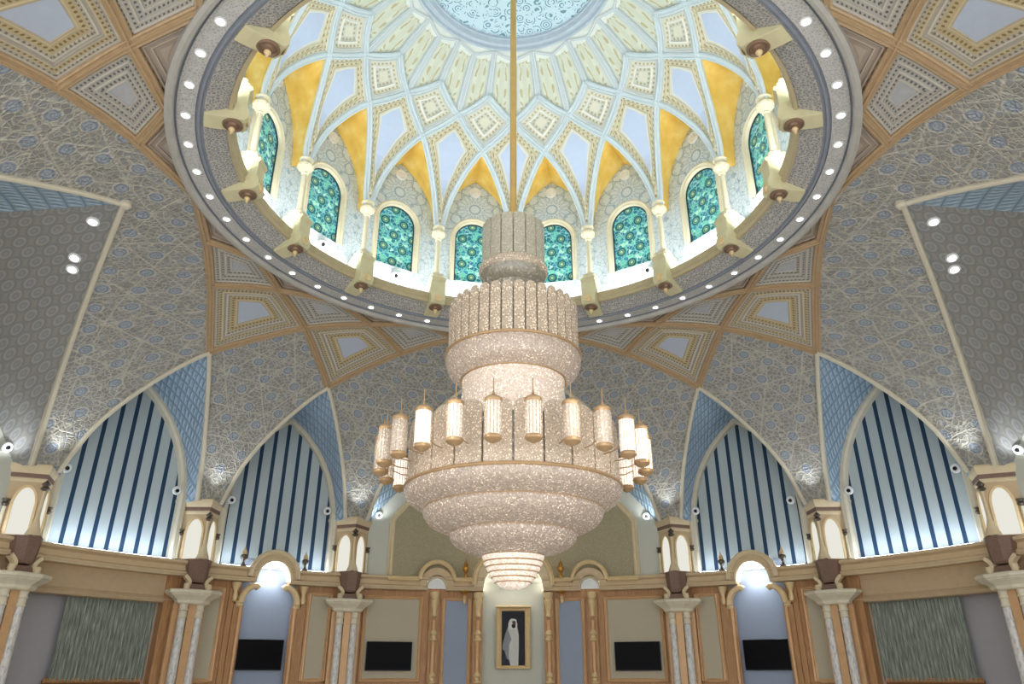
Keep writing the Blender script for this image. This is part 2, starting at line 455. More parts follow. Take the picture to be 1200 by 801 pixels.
M['lamp_half'] = crystal('half lit lamp tube glass', '#d0c0ae', '#ece0d2', 40, .22, .9)
M['chand_gold'] = plain('rose gold rim', '#b4956f', .35, .25)
M['rod'] = plain('brass rod', '#c9a565', .4, .3)

M['led'] = glow('cove light', '#f4fbff', 42)
M['led_window'] = glow('window cove light', '#e2efff', 26)
M['led_warm'] = glow('arch cove light', '#fff4e0', 3.8)
M['downlight'] = glow('downlight glass', '#ffffff', 9)
M['pierlight'] = glow('lantern glass', '#f2f0e4', .92)

# ------------------------------------------------------------------ vault geometry
gz = pchip([7.0, 7.06, 7.8, 8.84, 9.8, 10.76, 12.2, 13.1, 13.6], [11.37, 11.37, 11.35, 11.10, 10.70, 10.23, 8.98, 7.80, 6.62])
def S(az, r, off=0.0):
    """point of the vault surface, moved off along its inner normal"""
    z = gz(r); e = .02
    d = (gz(min(13.6, r+e))-gz(max(7, r-e)))/(min(13.6, r+e)-max(7, r-e))
    n = Vector((d, -1)).normalized()      # (radial, z)
    return P(az, r+n[0]*off, z+n[1]*off)
def SN(az, r):
    e = .02; d = (gz(min(13.6, r+e))-gz(max(7, r-e)))/(min(13.6, r+e)-max(7, r-e))
    a = rad(az); return Vector((d*math.sin(a), d*math.cos(a), -1)).normalized()
def chord(a, b, n):
    """points (az, r) along the straight plan line between two nodes"""
    pa, pb = P(a[0], a[1], 0), P(b[0], b[1], 0); o = []
    for i in range(n+1):
        k = i/n; x = pa[0]*(1-k)+pb[0]*k; y = pa[1]*(1-k)+pb[1]*k
        az, r = azr((x, y)); 
        while az-a[0] > 180: az -= 360
        while az-a[0] < -180: az += 360
        o.append((az, r))
    return o
RC = 13.6
# nodes of one octant pair, azimuth measured from the diagonal at 45 degrees
N1, N2, N3, Q = 10.7, 21.0, 31.5, 11.3
R1, R2, R3, RQ, RD, RR = 10.76, 8.84, 7.76, 7.81, 8.84, 7.10
def quadrant(base):
    s = lambda d: base+d
    n = {}
    for sg in (1, -1):
        n['n1', sg] = (s(sg*N1), R1); n['n2', sg] = (s(sg*N2), R2); n['n3', sg] = (s(sg*N3), R3)
        n['q', sg] = (s(sg*Q), RQ); n['rg', sg] = (s(sg*22.5), RR); n['re', sg] = (s(sg*45), RR)
        n['colA', sg] = (s(sg*1.6), RC); n['colB', sg] = (s(sg*(20.95-1.5)), RC); n['colW', sg] = (s(sg*(20.95+1.7)), RC)
        n['wide', sg] = (s(sg*45), 8.66)
    n['d'] = (s(0), RD); n['r0'] = (s(0), RR)
    return n
QUADS = [(-45, 'front left'), (45, 'front right'), (-135, 'rear left'), (135, 'rear right')]

def col_interp(pts):
    """az as function of r along a polyline of (az, r) with r monotone"""
    p = sorted(pts, key=lambda q: q[1]); rs = [q[1] for q in p]; az = [q[0] for q in p]
    return lambda r: float(np.interp(r, rs, az))

def vault_region(lo, hi, r0, r1, nr, nc, azc, name, mat, parent):
    mb = MB(); rows, uv = [], []; L = 0; prev = None
    for i in range(nr+1):
        k = i/nr; r = r0+(r1-r0)*k
        if prev is not None: L += math.hypot(r-prev[0], gz(r)-prev[1])
        prev = (r, gz(r)); a, b = lo(r), hi(r)
        rows.append([S(a+(b-a)*j/nc, r) for j in range(nc+1)])
        uv.append([(rad(a+(b-a)*j/nc-azc)*r, L) for j in range(nc+1)])
    mb.grid(rows, uvs=uv)
    return mb.build(name, mat, parent, smooth=True)

def concentric(mb, loop, centre, prof, nrm, tmax=1.0, mi=0):
    """rings of a coffer; prof(t) height into the room; nrm(point) unit normal"""
    cf = centre if callable(centre) else (lambda p, c=Vector(centre): c)
    n = len(loop); V = [Vector(p) for p in loop]
    # corners split the loop into sides; v runs from the middle of each side
    cor = [k for k in range(n) if (V[k]-V[k-1]).normalized().dot((V[(k+1) % n]-V[k]).normalized()) < .93]
    if len(cor) < 2: cor = [0, n//2]
    last = []
    for q, k0 in enumerate(cor):
        k1 = cor[(q+1) % len(cor)]
        if k1 <= k0: k1 += n
        idx = [k % n for k in range(k0, k1+1)]
        d = [0]
        for a, b in zip(idx, idx[1:]): d.append(d[-1]+(V[b]-V[a]).length)
        rows, uv = [], []
        for t, h in prof:
            row, u = [], []
            for k, dist in zip(idx, d):
                p = V[k]; c = cf(p); w = p*(1-t)+c*t; w = w+nrm(w)*h
                row.append(tuple(w)); u.append((t, (dist-d[-1]/2)*(1-t)))
            rows.append(row); uv.append(u)
        mb.grid(rows, uvs=uv, mi=mi)
        last += rows[-1][:-1]
    return last+[last[0]]

def vn(q):
    az, r = azr(q); return SN(az, min(max(r, 7.05), 13.5))

ceiling = tag(empty('ceiling'), kind='structure')
KPROF = [(0, .0), (.05, .0), (.06, -.05), (.15, -.05), (.16, -.02), (.19, -.02), (.2, -.08), (.3, -.08), (.31, -.05), (.34, -.05), (.35, -.11), (.41, -.11), (.42, -.08), (.45, -.08), (.46, -.14), (.6, -.14), (.61, -.12), (.66, -.12), (.67, -.15)]
KPROF = [(t, h*.4) for t, h in KPROF]
DPROF = [(0, 0), (.05, 0), (.06, -.04), (.16, -.04), (.17, -.01), (.2, -.01), (.21, -.07), (.33, -.07), (.34, -.04), (.38, -.04), (.39, -.10), (.52, -.10), (.53, -.07), (.57, -.07), (.58, -.13), (.7, -.13), (.71, -.1), (.74, -.1), (.75, -.14), (.999, -.14)]
DPROF = [(t, h*.4) for t, h in DPROF]
TPROF = [(0, 0), (.1, 0), (.12, -.05), (.3, -.05), (.32, -.02), (.36, -.02), (.38, -.07), (.6, -.07), (.62, -.1), (.999, -.1)]

def loop_of(nodes, n=8, arc=None):
    pts = []
    for i in range(len(nodes)):
        a, b = nodes[i], nodes[(i+1) % len(nodes)]
        if abs(a[1]-RR) < 1e-6 and abs(b[1]-RR) < 1e-6:
            seg = [(a[0]+(b[0]-a[0])*k/n, RR) for k in range(n+1)]
        else: seg = chord(a, b, n)
        pts += seg[:-1]
    return pts

def coffer(nodes, kind):
    lp = loop_of(nodes); loop = [S(*q) for q in lp]
    cx = np.mean([n_[1]*math.sin(rad(n_[0])) for n_ in nodes]); cy = np.mean([n_[1]*math.cos(rad(n_[0])) for n_ in nodes])
    az, r = azr((cx, cy)); c = S(az, r)
    mb = MB()
    if kind == 'kite':
        last = concentric(mb, loop, c, KPROF, vn)
        o = mb.build('star_coffer', M['kite'], ceiling)
        m2 = MB(); m2.ngon(last[:-1]); m2.build('lozenge', M['lozenge'], o)
    elif kind == 'dotted':
        concentric(mb, loop, c, DPROF, vn); o = mb.build('dotted_coffer', M['dotted'], ceiling)
    else:
        concentric(mb, loop, c, TPROF, vn); o = mb.build('triangle_coffer', M['triangle'], ceiling)
    return o

RIBSEC = [(-.11, -.02), (-.11, .03), (-.085, .05), (-.05, .03), (-.02, .03), (-.012, .07), (.012, .07), (.02, .03), (.05, .03), (.085, .05), (.11, .03), (.11, -.02)]
LEGSEC = [(-.06, -.06), (-.06, .05), (-.03, .07), (.03, .07), (.06, .05), (.06, -.06)]
def rib(nodes, name='rib', mat='rib', sec=RIBSEC, n=8):
    pts = []
    for a, b in zip(nodes, nodes[1:]): pts += chord(a, b, n)[(1 if pts else 0):]
    mb = MB(); mb.sweep([S(*q) for q in pts], [SN(*q) for q in pts], sec)
    return mb.build(name, M[mat], ceiling)

RW = 14.0   # wall radius
def arch_pts(hw, z0, z1, n=16):
    """right half of a pointed arch from the springing (x=hw) to the apex (x=0)"""
    h = z1-z0; ro = (hw*hw+h*h)/(2*hw); o = []
    if h < hw*1.05:
        return [(hw*(1-i/n), z0+h*(1-(1-i/n)**1.75)) for i in range(n+1)]
    a1 = math.asin(h/ro)
    for i in range(n+1):
        a = a1*i/n; o.append((hw-ro*(1-math.cos(a)), z0+ro*math.sin(a)))
    return o

def soffit_between(I, W, name, mat, n2=10, bow=0.0):
    mb = MB(); rows, uv = [], []
    L = 0
    for i, (p, q) in enumerate(zip(I, W)):
        p, q = Vector(p), Vector(q)
        if i: L += ((p+q)/2-(Vector(I[i-1])+Vector(W[i-1]))/2).length
        rows.append([tuple(p*(1-k/n2)+q*(k/n2)+Vector((0, 0, bow*math.sin(math.pi*k/n2)))) for k in range(n2+1)])
        uv.append([((q-p).length*k/n2, L) for k in range(n2+1)])
    mb.grid(rows, uvs=uv); return mb.build(name, M[mat], ceiling, smooth=True)

WIN_HW, WIN_Z0, WIN_Z1 = rad(7.75)*RW, 6.55, 10.02
WIDE_HW, WIDE_Z0, WIDE_Z1 = rad(21.6)*RW, 6.6, 10.7
for base, qn in QUADS:
    n = quadrant(base)
    for sg in (1, -1):
        # pendentive mosaic, wide bay half
        leg = chord(n['colB', sg], n['n1', sg], 10)
        up = leg+chord(n['n1', sg], n['n2', sg], 6)[1:]+chord(n['n2', sg], n['n3', sg], 5)[1:]+chord(n['n3', sg], n['re', sg], 5)[1:]
        wl = chord(n['colW', sg], n['wide', sg], 14)+[(n['re', sg][0], 8.6), n['re', sg]]
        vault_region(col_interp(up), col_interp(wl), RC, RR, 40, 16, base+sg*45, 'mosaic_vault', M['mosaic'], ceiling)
        rib([n['colA', sg], n['n1', sg]], 'arch_edge', 'rib_pale', LEGSEC, 12)
        rib([n['colB', sg], n['n1', sg]], 'arch_edge', 'rib_pale', LEGSEC, 12)
        rib([n['colW', sg], n['wide', sg]], 'arch_edge', 'rib_pale', LEGSEC, 16)
        rib([n['n1', sg], n['n2', sg], n['n3', sg], n['re', sg]])
        rib([n['n1', sg], n['d'], n['q', -sg], n['rg', -sg]])
        rib([n['n2', sg], n['q', sg], n['r0']])
        rib([n['n3', sg], n['rg', sg]])
        coffer([n['n1', sg], n['n2', sg], n['q', sg], n['d']], 'kite')
        coffer([n['rg', sg], n['n3', sg], n['n2', sg], n['q', sg]], 'dotted')
        coffer([n['re', sg], n['n3', sg], n['rg', sg]], 'tri')
        coffer([n['rg', sg], n['q', sg], n['r0']], 'tri')
        # narrow window bay: pale blue lattice soffits between rib legs and wall arch
        if base in (-45, 45):
            wc = base+sg*10.45
            W = [P(wc+sg*math.degrees(x/RW), RW-.08, z) for x, z in arch_pts(WIN_HW, WIN_Z0, WIN_Z1)]
            I = [S(*q) for q in chord(n['colB', sg], n['n1', sg], 16)]
            soffit_between(I, W, 'lattice_soffit', 'lattice')
            W = [P(wc-sg*math.degrees(x/RW), RW-.08, z) for x, z in arch_pts(WIN_HW, WIN_Z0, WIN_Z1)]
            I = [S(*q) for q in chord(n['colA', sg], n['n1', sg], 16)]
            soffit_between(I, W, 'lattice_soffit', 'lattice')
        W = [P(base+sg*45-sg*math.degrees(x/RW), RW+.02, z) for x, z in arch_pts(WIDE_HW, WIDE_Z0, WIDE_Z1, 20)]
        I = [S(*q) for q in chord(n['colW', sg], n['wide', sg], 20)]
        soffit_between(I, W, 'side_soffit', 'soffit' if (abs(base+sg*45) == 90 and abs(base) == 45) else 'lattice', 16)
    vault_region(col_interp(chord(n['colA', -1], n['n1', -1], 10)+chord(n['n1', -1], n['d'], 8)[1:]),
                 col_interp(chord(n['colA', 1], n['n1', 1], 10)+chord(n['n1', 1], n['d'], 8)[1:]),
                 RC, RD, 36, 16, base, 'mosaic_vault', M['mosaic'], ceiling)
    coffer([n['r0'], n['q', 1], n['d'], n['q', -1]], 'dotted')

for az in (0, 90, -90):  # added covers over the arch apex gaps, blocking light that leaks through
    mb = MB(); mb.lathe([(0, .06), (.12, .06), (.13, -.06), (.08, -.12), (0, -.13)], 12, (*P(az, 8.62, 0)[:2], gz(8.62))); mb.build('apex_gap_cover', M['rib_pale'], ceiling, True)

# ------------------------------------------------------------------ ring under the dome
mb = MB(); mb.lathe([(7.18, 11.5), (7.15, 11.26), (7.08, 11.23), (7.02, 11.25), (6.99, 11.33)], 144); mb.build('ring_rim', M['ring_edge'], ceiling, True)
mb = MB(); mb.lathe([(6.99, 11.33), (6.985, 11.38), (6.955, 11.38), (6.95, 11.36)], 144); mb.lathe([(6.62, 11.36), (6.615, 11.38), (6.585, 11.38), (6.575, 11.34), (6.53, 11.34), (6.52, 11.38), (6.48, 11.38), (6.47, 11.38)], 144)
mb.build('ring_groove', M['groove'], ceiling)
mb = MB(); mb.lathe([(6.95, 11.36), (6.62, 11.36)], 144); mb.build('ring_soffit', M['ring'], ceiling, True)
mb = MB(); mb.lathe([(6.47, 11.38), (6.43, 11.40), (6.06, 11.60)], 144); mb.build('ring_frieze', M['ring_pat'], ceiling, True)
mb = MB(); mb.lathe([(6.06, 11.58), (5.99, 11.58), (5.96, 11.66), (5.99, 11.72), (5.94, 11.80), (5.94, 11.86), (6.07, 11.86), (6.08, 11.75), (6.55, 11.75)], 144); mb.build('ring_lip', M['lip'], ceiling, True)
mb = MB(); mb.lathe([(6.12, 11.79), (6.26, 11.79)], 144); mb.build('cove_light', M['led'], ceiling)

# ------------------------------------------------------------------ dome
dz = [14.0, 14.39, 15.25, 15.95, 16.48, 16.6, 17.36, 17.86, 18.3, 18.62, 18.74]
dr = [6.0, 5.97, 5.74, 5.40, 5.07, 4.98, 4.44, 3.90, 3.33, 2.82, 2.6]
Dr = pchip(dz, dr)
def DS_(az, z, off=0.0):
    e = .02; d = (Dr(z+e)-Dr(z-e))/(2*e)
    n = Vector((-1, d)).normalized()
    return P(az, Dr(z)+n[0]*off, z+n[1]*off)
def DN(q):
    az, r = azr(q); z = min(max(q[2], 14.1), 18.6); e = .02; d = (Dr(z+e)-Dr(z-e))/(2*e)
    a = rad(az); return Vector((-math.sin(a), -math.cos(a), d)).normalized()
legf = pchip([14.0, 14.39, 15.25, 15.95, 16.48, 16.6], [.35, 1.0, 2.9, 6.0, 9.9, 11.25])   # azimuth off the column axis
leg_z = [14.0+2.6*i/18 for i in range(19)]
ZN2, ZN3, ZN4 = 16.6, 17.36, 17.86
dome = tag(empty('dome'), kind='structure')
def dline(a0, z0, a1, z1, n=8): return [(a0+(a1-a0)*i/n, z0+(z1-z0)*i/n) for i in range(n+1)]
DPR = [(0, .0), (.05, .0), (.06, -.03), (.1, -.03), (.11, -.01), (.16, -.01), (.17, -.04), (.25, -.04), (.26, -.02), (.29, -.02), (.3, -.06), (.42, -.06), (.43, -.04), (.46, -.04), (.47, -.07), (.57, -.07)]
DDP = [(0, 0), (.1, 0), (.12, -.03), (.2, -.03), (.22, -.01), (.3, -.01), (.32, -.05), (.5, -.05), (.52, -.03), (.58, -.03), (.6, -.06), (.999, -.06)]
DFP = [(0, 0), (.16, .0), (.18, -.03), (.28, -.03), (.3, -.06), (.5, -.04), (.999, -.02)]
for k in range(16):
    a = 22.5*k
    L = [(a+legf(z), z) for z in leg_z]; Lm = [(a-legf(z), z) for z in leg_z]
    loop = L+dline(a+11.25, ZN2, a, ZN3)[1:]+dline(a, ZN3, a-11.25, ZN2)[1:]+Lm[::-1][1:]
    loop = [DS_(*q) for q in loop]
    mb = MB(); last = concentric(mb, loop, lambda p: Vector(DS_(a, min(max(p.z*.45+16.35*.55, 15.95), 16.65))), DPR, DN)
    o = mb.build('kite_coffer', M['dkite'], dome)
    m2 = MB(); m2.ngon(last[:-1])
    m2.build('lozenge', M['dlozenge'], o)
    b = a+11.25
    loop = dline(b, ZN2, a+22.5, ZN3)+dline(a+22.5, ZN3, b, ZN4)[1:]+dline(b, ZN4, a, ZN3)[1:]+dline(a, ZN3, b, ZN2)[1:-1]
    mb = MB(); concentric(mb, [DS_(*q) for q in loop], DS_(b, 17.33), DDP, DN); mb.build('diamond_coffer', M['ddiamond'], dome)
    for sg in (0, 1):
        A, B = (a, b) if sg == 0 else (a+22.5, b)
        zv, zp = 18.52, 18.63
        loop = dline(A, ZN3, B, ZN4)+dline(B, ZN4, B, zp)[1:]+dline(B, zp, A, zv)[1:]+dline(A, zv, A, ZN3)[1:-1]
        mb = MB(); concentric(mb, [DS_(*q) for q in loop], lambda p: Vector(DS_((A+B)/2, min(max(p.z, 17.78), 18.42))), DFP, DN); mb.build('flute_coffer', M['dflute'], dome)
    # ribs of the dome net
    RS = [(-.085, -.03), (-.085, .03), (-.05, .05), (-.03, .03), (.03, .03), (.05, .05), (.085, .03), (.085, -.03)]
    for sg in (1, -1):
        pts = [(a+sg*legf(z), z) for z in leg_z]+dline(a+sg*11.25, ZN2, a+sg*22.5, ZN3)[1:]+dline(a+sg*22.5, ZN3, a+sg*33.75, ZN4)[1:]
        mb = MB(); PP = [DS_(*q) for q in pts]; mb.sweep(PP, [DN(q) for q in PP], RS); mb.build('dome_rib', M['drib'], dome)
mb = MB(); mb.lathe([(Dr(16.75+.1*i)+.07, 16.75+.1*i+.05) for i in range(20)], 96); mb.build('dome_shell', M['dome'], dome, True)
mb = MB(); mb.lathe([(3.10, 18.49), (2.66, 18.76)], 96); mb.build('dome_crown', M['dome'], dome, True)
mb = MB(); mb.lathe([(2.80, 18.66), (2.78, 18.60), (2.72, 18.60), (2.68, 18.68), (2.62, 18.68), (2.58, 18.62), (2.52, 18.62), (2.46, 18.74), (2.42, 18.74), (2.42, 18.84)], 96)
med = mb.build('medallion_rim', M['medal_rim'], dome, True)
mb = MB(); mb.lathe([(2.42, 18.84), (.0, 18.9)], 64); mb.build('scroll_medallion', M['medallion'], med)

# niche bays of the drum: one bay in local axes (x right, y outwards), then copies
AP = 6.37
def lun(n=14):   # outline from bottom right up the side and over to the apex
    pts = [(1.275, 11.75+.3*i) for i in range(9)]
    for x, z in arch_pts(1.23, 14.3, 16.42, n): pts.append((x, z))
    return pts
win_hw, win_z0, win_z1 = .60, 12.68, 14.22
def win_out(hw, z0, z1, n=14, m=8):
    p = [(hw, z0+(z1-z0)*i/m) for i in range(m)]
    return p+[(hw*math.cos(math.pi/2*i/n), z1+hw*1.0*math.sin(math.pi/2*i/n)) for i in range(n+1)]
def resample(pts, n):
    d = [0]
    for p, q in zip(pts, pts[1:]): d.append(d[-1]+math.dist(p, q))
    o = []
    for i in range(n+1):
        s = d[-1]*i/n; o.append((float(np.interp(s, d, [p[0] for p in pts])), float(np.interp(s, d, [p[1] for p in pts]))))
    return o
def make_bay(name):
    root = empty(name)
    Wo = resample(win_out(win_hw+.02, win_z0, win_z1), 40); Lo = resample([(1.275, 12.68)]+[q for q in lun() if q[1] > 12.68], 40)
    mb = MB()
    for sg in (1, -1):
        rows = [[(sg*(w[0]*(1-k/6)+l[0]*k/6), 0, w[1]*(1-k/6)+l[1]*k/6) for k in range(7)] for w, l in zip(Wo, Lo)]
        mb.grid(rows, uvs=[[(q[0], q[2]) for q in r] for r in rows], flip=sg > 0)
    for z0, z1 in ((11.75, 12.68),):
        r = [[(-1.275, 0, z0), (1.275, 0, z0)], [(-1.275, 0, z1), (1.275, 0, z1)]]
        mb.grid(r, uvs=[[(q[0], q[2]) for q in rr] for rr in r])
    mb.build('niche_wall', M['niche'], root)
    # gilded soffit between the lunette and the dome arch
    mb = MB()
    for sg in (1, -1):
        inner = []
        for z in leg_z:
            az = sg*(11.25-legf(z)); p = DS_(az, z, -.04); inner.append((p[0], p[1]-AP, p[2]))
        outl = resample([q for q in lun() if q[1] >= 14.14], 18)
        rows = [[tuple(Vector(p)*(1-k/6)+Vector((sg*q[0], 0, q[1]))*(k/6)) for k in range(7)] for p, q in zip(inner, outl)]
        mb.grid(rows, flip=sg < 0)
    mb.build('gilded_soffit', M['gold'], root, True)
    mb = MB(); mb.lathe([(.0, .05), (.09, .05), (.11, .03), (.13, .06), (.17, .06), (.19, .0)], 20)
    o = mb.build('roundel', M['white'], root, True); o.rotation_euler.x = rad(90); o.location = (0, 0, 16.0)
    return root
def make_window():
    root = empty('window')
    path = [(x, 0, z) for x, z in resample(win_out(.66, 12.66, win_z1), 36)]
    path = [(-x, y, z) for x, y, z in path]+[(x, y, z) for x, y, z in path[::-1]][1:]
    mb = MB(); mb.sweep(path, [(0, -1, 0)]*len(path), [(-.10, -.02), (-.10, .05), (-.05, .08), (.0, .05), (.05, .05), (.07, -.13)])
    mb.build('window_frame', M['cream'], root, True)
    path = [(x, .07, z) for x, z in resample(win_out(.585, 12.69, win_z1), 36)]
    path = [(-x, y, z) for x, y, z in path]+[(x, y, z) for x, y, z in path[::-1]][1:]
    mb = MB(); mb.tube(path, .022, 6); mb.build('lead_edge', M['lead'], root)
    out = resample(win_out(.60, 12.66, win_z1), 36)
    mb = MB(); rows = [[(-x+2*x*k/4, .09, z) for k in range(5)] for x, z in out]
    mb.grid(rows, uvs=[[(q[0]+.05, q[2]) for q in r] for r in rows]); mb.build('stained_pane', M['stained'], root)
    return root
bay0 = make_bay('drum_bay'); win0 = make_window()
ORD = ['', 'first', 'second', 'third', 'fourth', 'fifth', 'sixth']
dome_az = [11.25+22.5*k for k in range(16)]
for i, az in enumerate(dome_az):
    b = bay0 if i == 0 else copy_tree(bay0)
    b.location = P(az, AP, 0); b.rotation_euler.z = -rad(az); b.parent = None
    tag(b, kind='structure')
    b.name = 'wall_drum'
    a = az if az < 180 else az-360
    if abs(a) > 125: continue
    w = win0 if i == 0 else copy_tree(win0)
    w.location = P(az, AP, 0); w.rotation_euler.z = -rad(az)
    w.name = 'window_%d' % (i+5)
    tag(w, kind='structure')
    k = int(round((abs(a)+11.25)/22.5))
    w['label'] = 'teal stained glass window in the dome drum, %s %s of the chandelier' % (ORD[k], 'right' if a > 0 else 'left')

# columnettes on corbels
def make_columnette():
    root = empty('columnette')
    mb = MB(); mb.lathe([(.085, 12.55), (.075, 13.2), (.068, 13.72)], 14); mb.build('shaft', M['cream'], root, True)
    mb = MB(); mb.lathe([(.07, 13.70), (.10, 13.73), (.075, 13.77), (.12, 13.82), (.20, 13.90), (.22, 13.98), (.16, 14.06), (.12, 14.12), (.19, 14.18), (.1, 14.24), (0, 14.24)], 14)
    for k in range(8):
        a = k*math.pi/4; mb.lathe([(0, -.06), (.05, -.03), (.055, .02), (0, .06)], 8, (.17*math.cos(a), .17*math.sin(a), 13.94))
    mb.build('capital', M['cream'], root, True)
    mb = MB(); mb.lathe([(0, 12.32), (.22, 12.32), (.24, 12.38), (.17, 12.44), (.2, 12.48), (.15, 12.53), (.09, 12.58), (.08, 12.6)], 14)
    for k in range(4):
        a = k*math.pi/2+.785; mb.lathe([(0, -.07), (.07, -.03), (.06, .04), (0, .1)], 8, (.2*math.cos(a), .2*math.sin(a), 12.42))
    mb.build('column_base', M['cream'], root, True)
    # corbel: scrolled console reaching out of the ring; local -y is towards the centre
    mb = MB()
    prof = [(.42, 12.30), (-.30, 12.30), (-.33, 12.22), (-.27, 12.16), (-.27, 11.80), (-.33, 11.66), (-.34, 11.52), (-.27, 11.44), (-.12, 11.42), (.06, 11.40), (.28, 11.36), (.46, 11.35)]
    hw = .21; n = len(prof)
    rows = [[(x, y, z) for y, z in prof] for x in (-hw, -hw+.02, hw-.02, hw)]
    for i in (0, 3):
        c = Vector((0, .06, 11.85)); rows[i] = [tuple(Vector(q)*.98+Vector((q[0]*.02, c.y*.02, c.z*.02))) for q in rows[i]]
    mb.grid(rows, close=True); mb.ngon(rows[0]); mb.ngon(rows[-1], flip=True)
    mb.box((0, .02, 12.31), (.48, .52, .05), bev=.015)
    cb = mb.build('corbel', M['corbel'], root)
    mb = MB(); mb.lathe([(0, .03), (.04, .03), (.05, .015), (.08, .03), (.105, .03), (.12, 0)], 16)
    o = mb.build('roundel', M['gilt'], cb, True); o.location = (0, -.33, 11.58); o.rotation_euler.x = rad(90)
    mb = MB(); mb.lathe([(.19, .0), (.20, -.03), (.16, -.05), (.14, -.03), (.11, -.03), (.09, -.07), (.05, -.08), (0, -.08)], 20)
    o = mb.build('bronze_disc', M['bronze'], cb, True); o.location = (0, -.06, 11.42)
    mb = MB(); mb.lathe([(.0, 0), (.05, -.02), (.065, -.06), (.04, -.10), (.02, -.13), (.03, -.15), (0, -.18)], 10)
    o = mb.build('pendant', M['gilt'], cb, True); o.location = (0, -.06, 11.35)
    return root
cl0 = make_columnette(); first = True
for k in range(16):
    az = 22.5*k; a = az if az <= 180 else az-360
    if abs(a) > 140: continue
    o = cl0 if first else copy_tree(cl0); first = False
    o.location = P(az, 6.0, 0); o.rotation_euler.z = -rad(az)
    if a == 0: lb = 'cream columnette on a corbel hidden straight behind the chandelier top'
    else: lb = 'cream columnette on scrolled dome ring corbel, %s to the %s of the chandelier' % (ORD[int(abs(a)/22.5)], 'right' if a > 0 else 'left')
    tag(o, lb, 'column', 'columnettes around the dome', 'thing')

# ring downlights
def make_downlight(r=.068):
    root = empty('downlight')
    mb = MB(); mb.lathe([(r*1.5, .01), (r*1.5, -.015), (r*1.05, -.02), (r*1.0, .0)], 16); mb.build('bezel', M['white'], root, True)
    mb = MB(); mb.lathe([(r, -.012), (r*.5, -.03), (0, -.034)], 12); mb.build('lamp_glass', M['downlight'], root, True)
    return root
dl0 = make_downlight(); first = True
for k in range(48):
    az = 7.5*k; a = az if az <= 180 else az-360
    if abs(a) > 146: continue
    o = dl0 if first else copy_tree(dl0); first = False
    o.location = P(az, 6.78, 11.36); o.rotation_euler.z = -rad(az)
    tag(o, 'small round white downlight glowing in the grey soffit ring under the dome', 'downlight', 'downlights in the ring soffit')
# downlights in the side vaults
def side_soffit(sg, i, k):
    I = [Vector(S(*q)) for q in chord((sg*67.65, RC), (sg*90, 8.66), 20)]
    W = [Vector(P(sg*90-sg*math.degrees(x/RW), RW-.08, z)) for x, z in arch_pts(WIDE_HW, WIDE_Z0, WIDE_Z1, 20)]
    j = int(i); f = i-j
    A = I[j]*(1-f)+I[j+1]*f; B = W[j]*(1-f)+W[j+1]*f
    p = A*(1-k)+B*k; t1 = B-A; t2 = (I[j+1]-I[j])*(1-k)+(W[j+1]-W[j])*k
    nn = t1.cross(t2).normalized(); 
    if nn.z > 0: nn = -nn
    return p, nn
for sg in (-1, 1):
    for i, k, w in ((18.3, .11, 'top'), (14.6, .16, 'upper of the paired'), (13.4, .16, 'lower of the paired')):
        p, nn = side_soffit(sg, i, k)
        o = copy_tree(dl0); o.location = p+nn*.02
        o.rotation_euler = (-nn).to_track_quat('Z', 'Y').to_euler(); o.scale = (1.35,)*3
        tag(o, 'round white downlight in the dark side vault on the %s, %s lamp' % ('right' if sg > 0 else 'left', w), 'downlight', 'downlights in the side vaults')

# ------------------------------------------------------------------ walls
def cyl_patch(mb, a0, a1, z0, z1, r, n=None, m=1, mi=0, uaz=None):
    n = n or max(2, int(abs(a1-a0)/1.5))
    rows = [[P(a0+(a1-a0)*j/n, r, z0+(z1-z0)*i/m) for j in range(n+1)] for i in range(m+1)]
    c = uaz if uaz is not None else (a0+a1)/2
    uv = [[((a0+(a1-a0)*j/n-c), z0+(z1-z0)*i/m) for j in range(n+1)] for i in range(m+1)]
    mb.grid(rows, uvs=uv, mi=mi)
def er(az): return (-math.sin(rad(az)), -math.cos(rad(az)), 0)
def cyl_path(pts, r): return [P(a, r, z) for a, z in pts], [er(a) for a, z in pts]
def rect_path(a0, a1, z0, z1, n=4):
    p = []
    for A, B in (((a0, z0), (a1, z0)), ((a1, z0), (a1, z1)), ((a1, z1), (a0, z1)), ((a0, z1), (a0, z0))):
        for i in range(n): p.append((A[0]+(B[0]-A[0])*i/n, A[1]+(B[1]-A[1])*i/n))
    return p
FRSEC = [(-.06, -.02), (-.06, .03), (-.03, .055), (.0, .035), (.03, .05), (.06, .02), (.06, -.02)]

floor = MB()
floor.ngon([P(az, 16.5, 0) for az in range(0, 360, 5)][::-1]); tag(floor.build('floor', M['floor']), kind='structure')

# front wall, wood panelling with a recess for the niches
wf = tag(empty('wall_front'), kind='structure')
mb = MB()
for a0, a1 in ((-47.4, -38.3), (-31.0, -4.45), (4.45, 31.0), (38.3, 47.4)): cyl_patch(mb, a0, a1, 0, 4.45, RW)
mb.build('wood_panelling', M['wood'], wf, True)
# recess walls behind the three niches
mb = MB(); cyl_patch(mb, -4.6, 4.6, 0, 5.6, RW+.12)
for a in (-4.45, 4.45):
    r = [[P(a, RW, 0), P(a, RW+.12, 0)], [P(a, RW, 4.45), P(a, RW+.12, 4.45)]]; mb.grid(r)
mb.build('niche_back', M['pale'], wf)
for c in (-34.65, 34.65):
    mb = MB(); cyl_patch(mb, c-3.75, c+3.75, 0, 5.12, RW+.12)
    for a in (c-3.65, c+3.65):
        r = [[P(a, RW, 0), P(a, RW+.12, 0)], [P(a, RW, 4.45), P(a, RW+.12, 4.45)]]; mb.grid(r)
    mb.build('niche_back', M['bluewall'], wf)

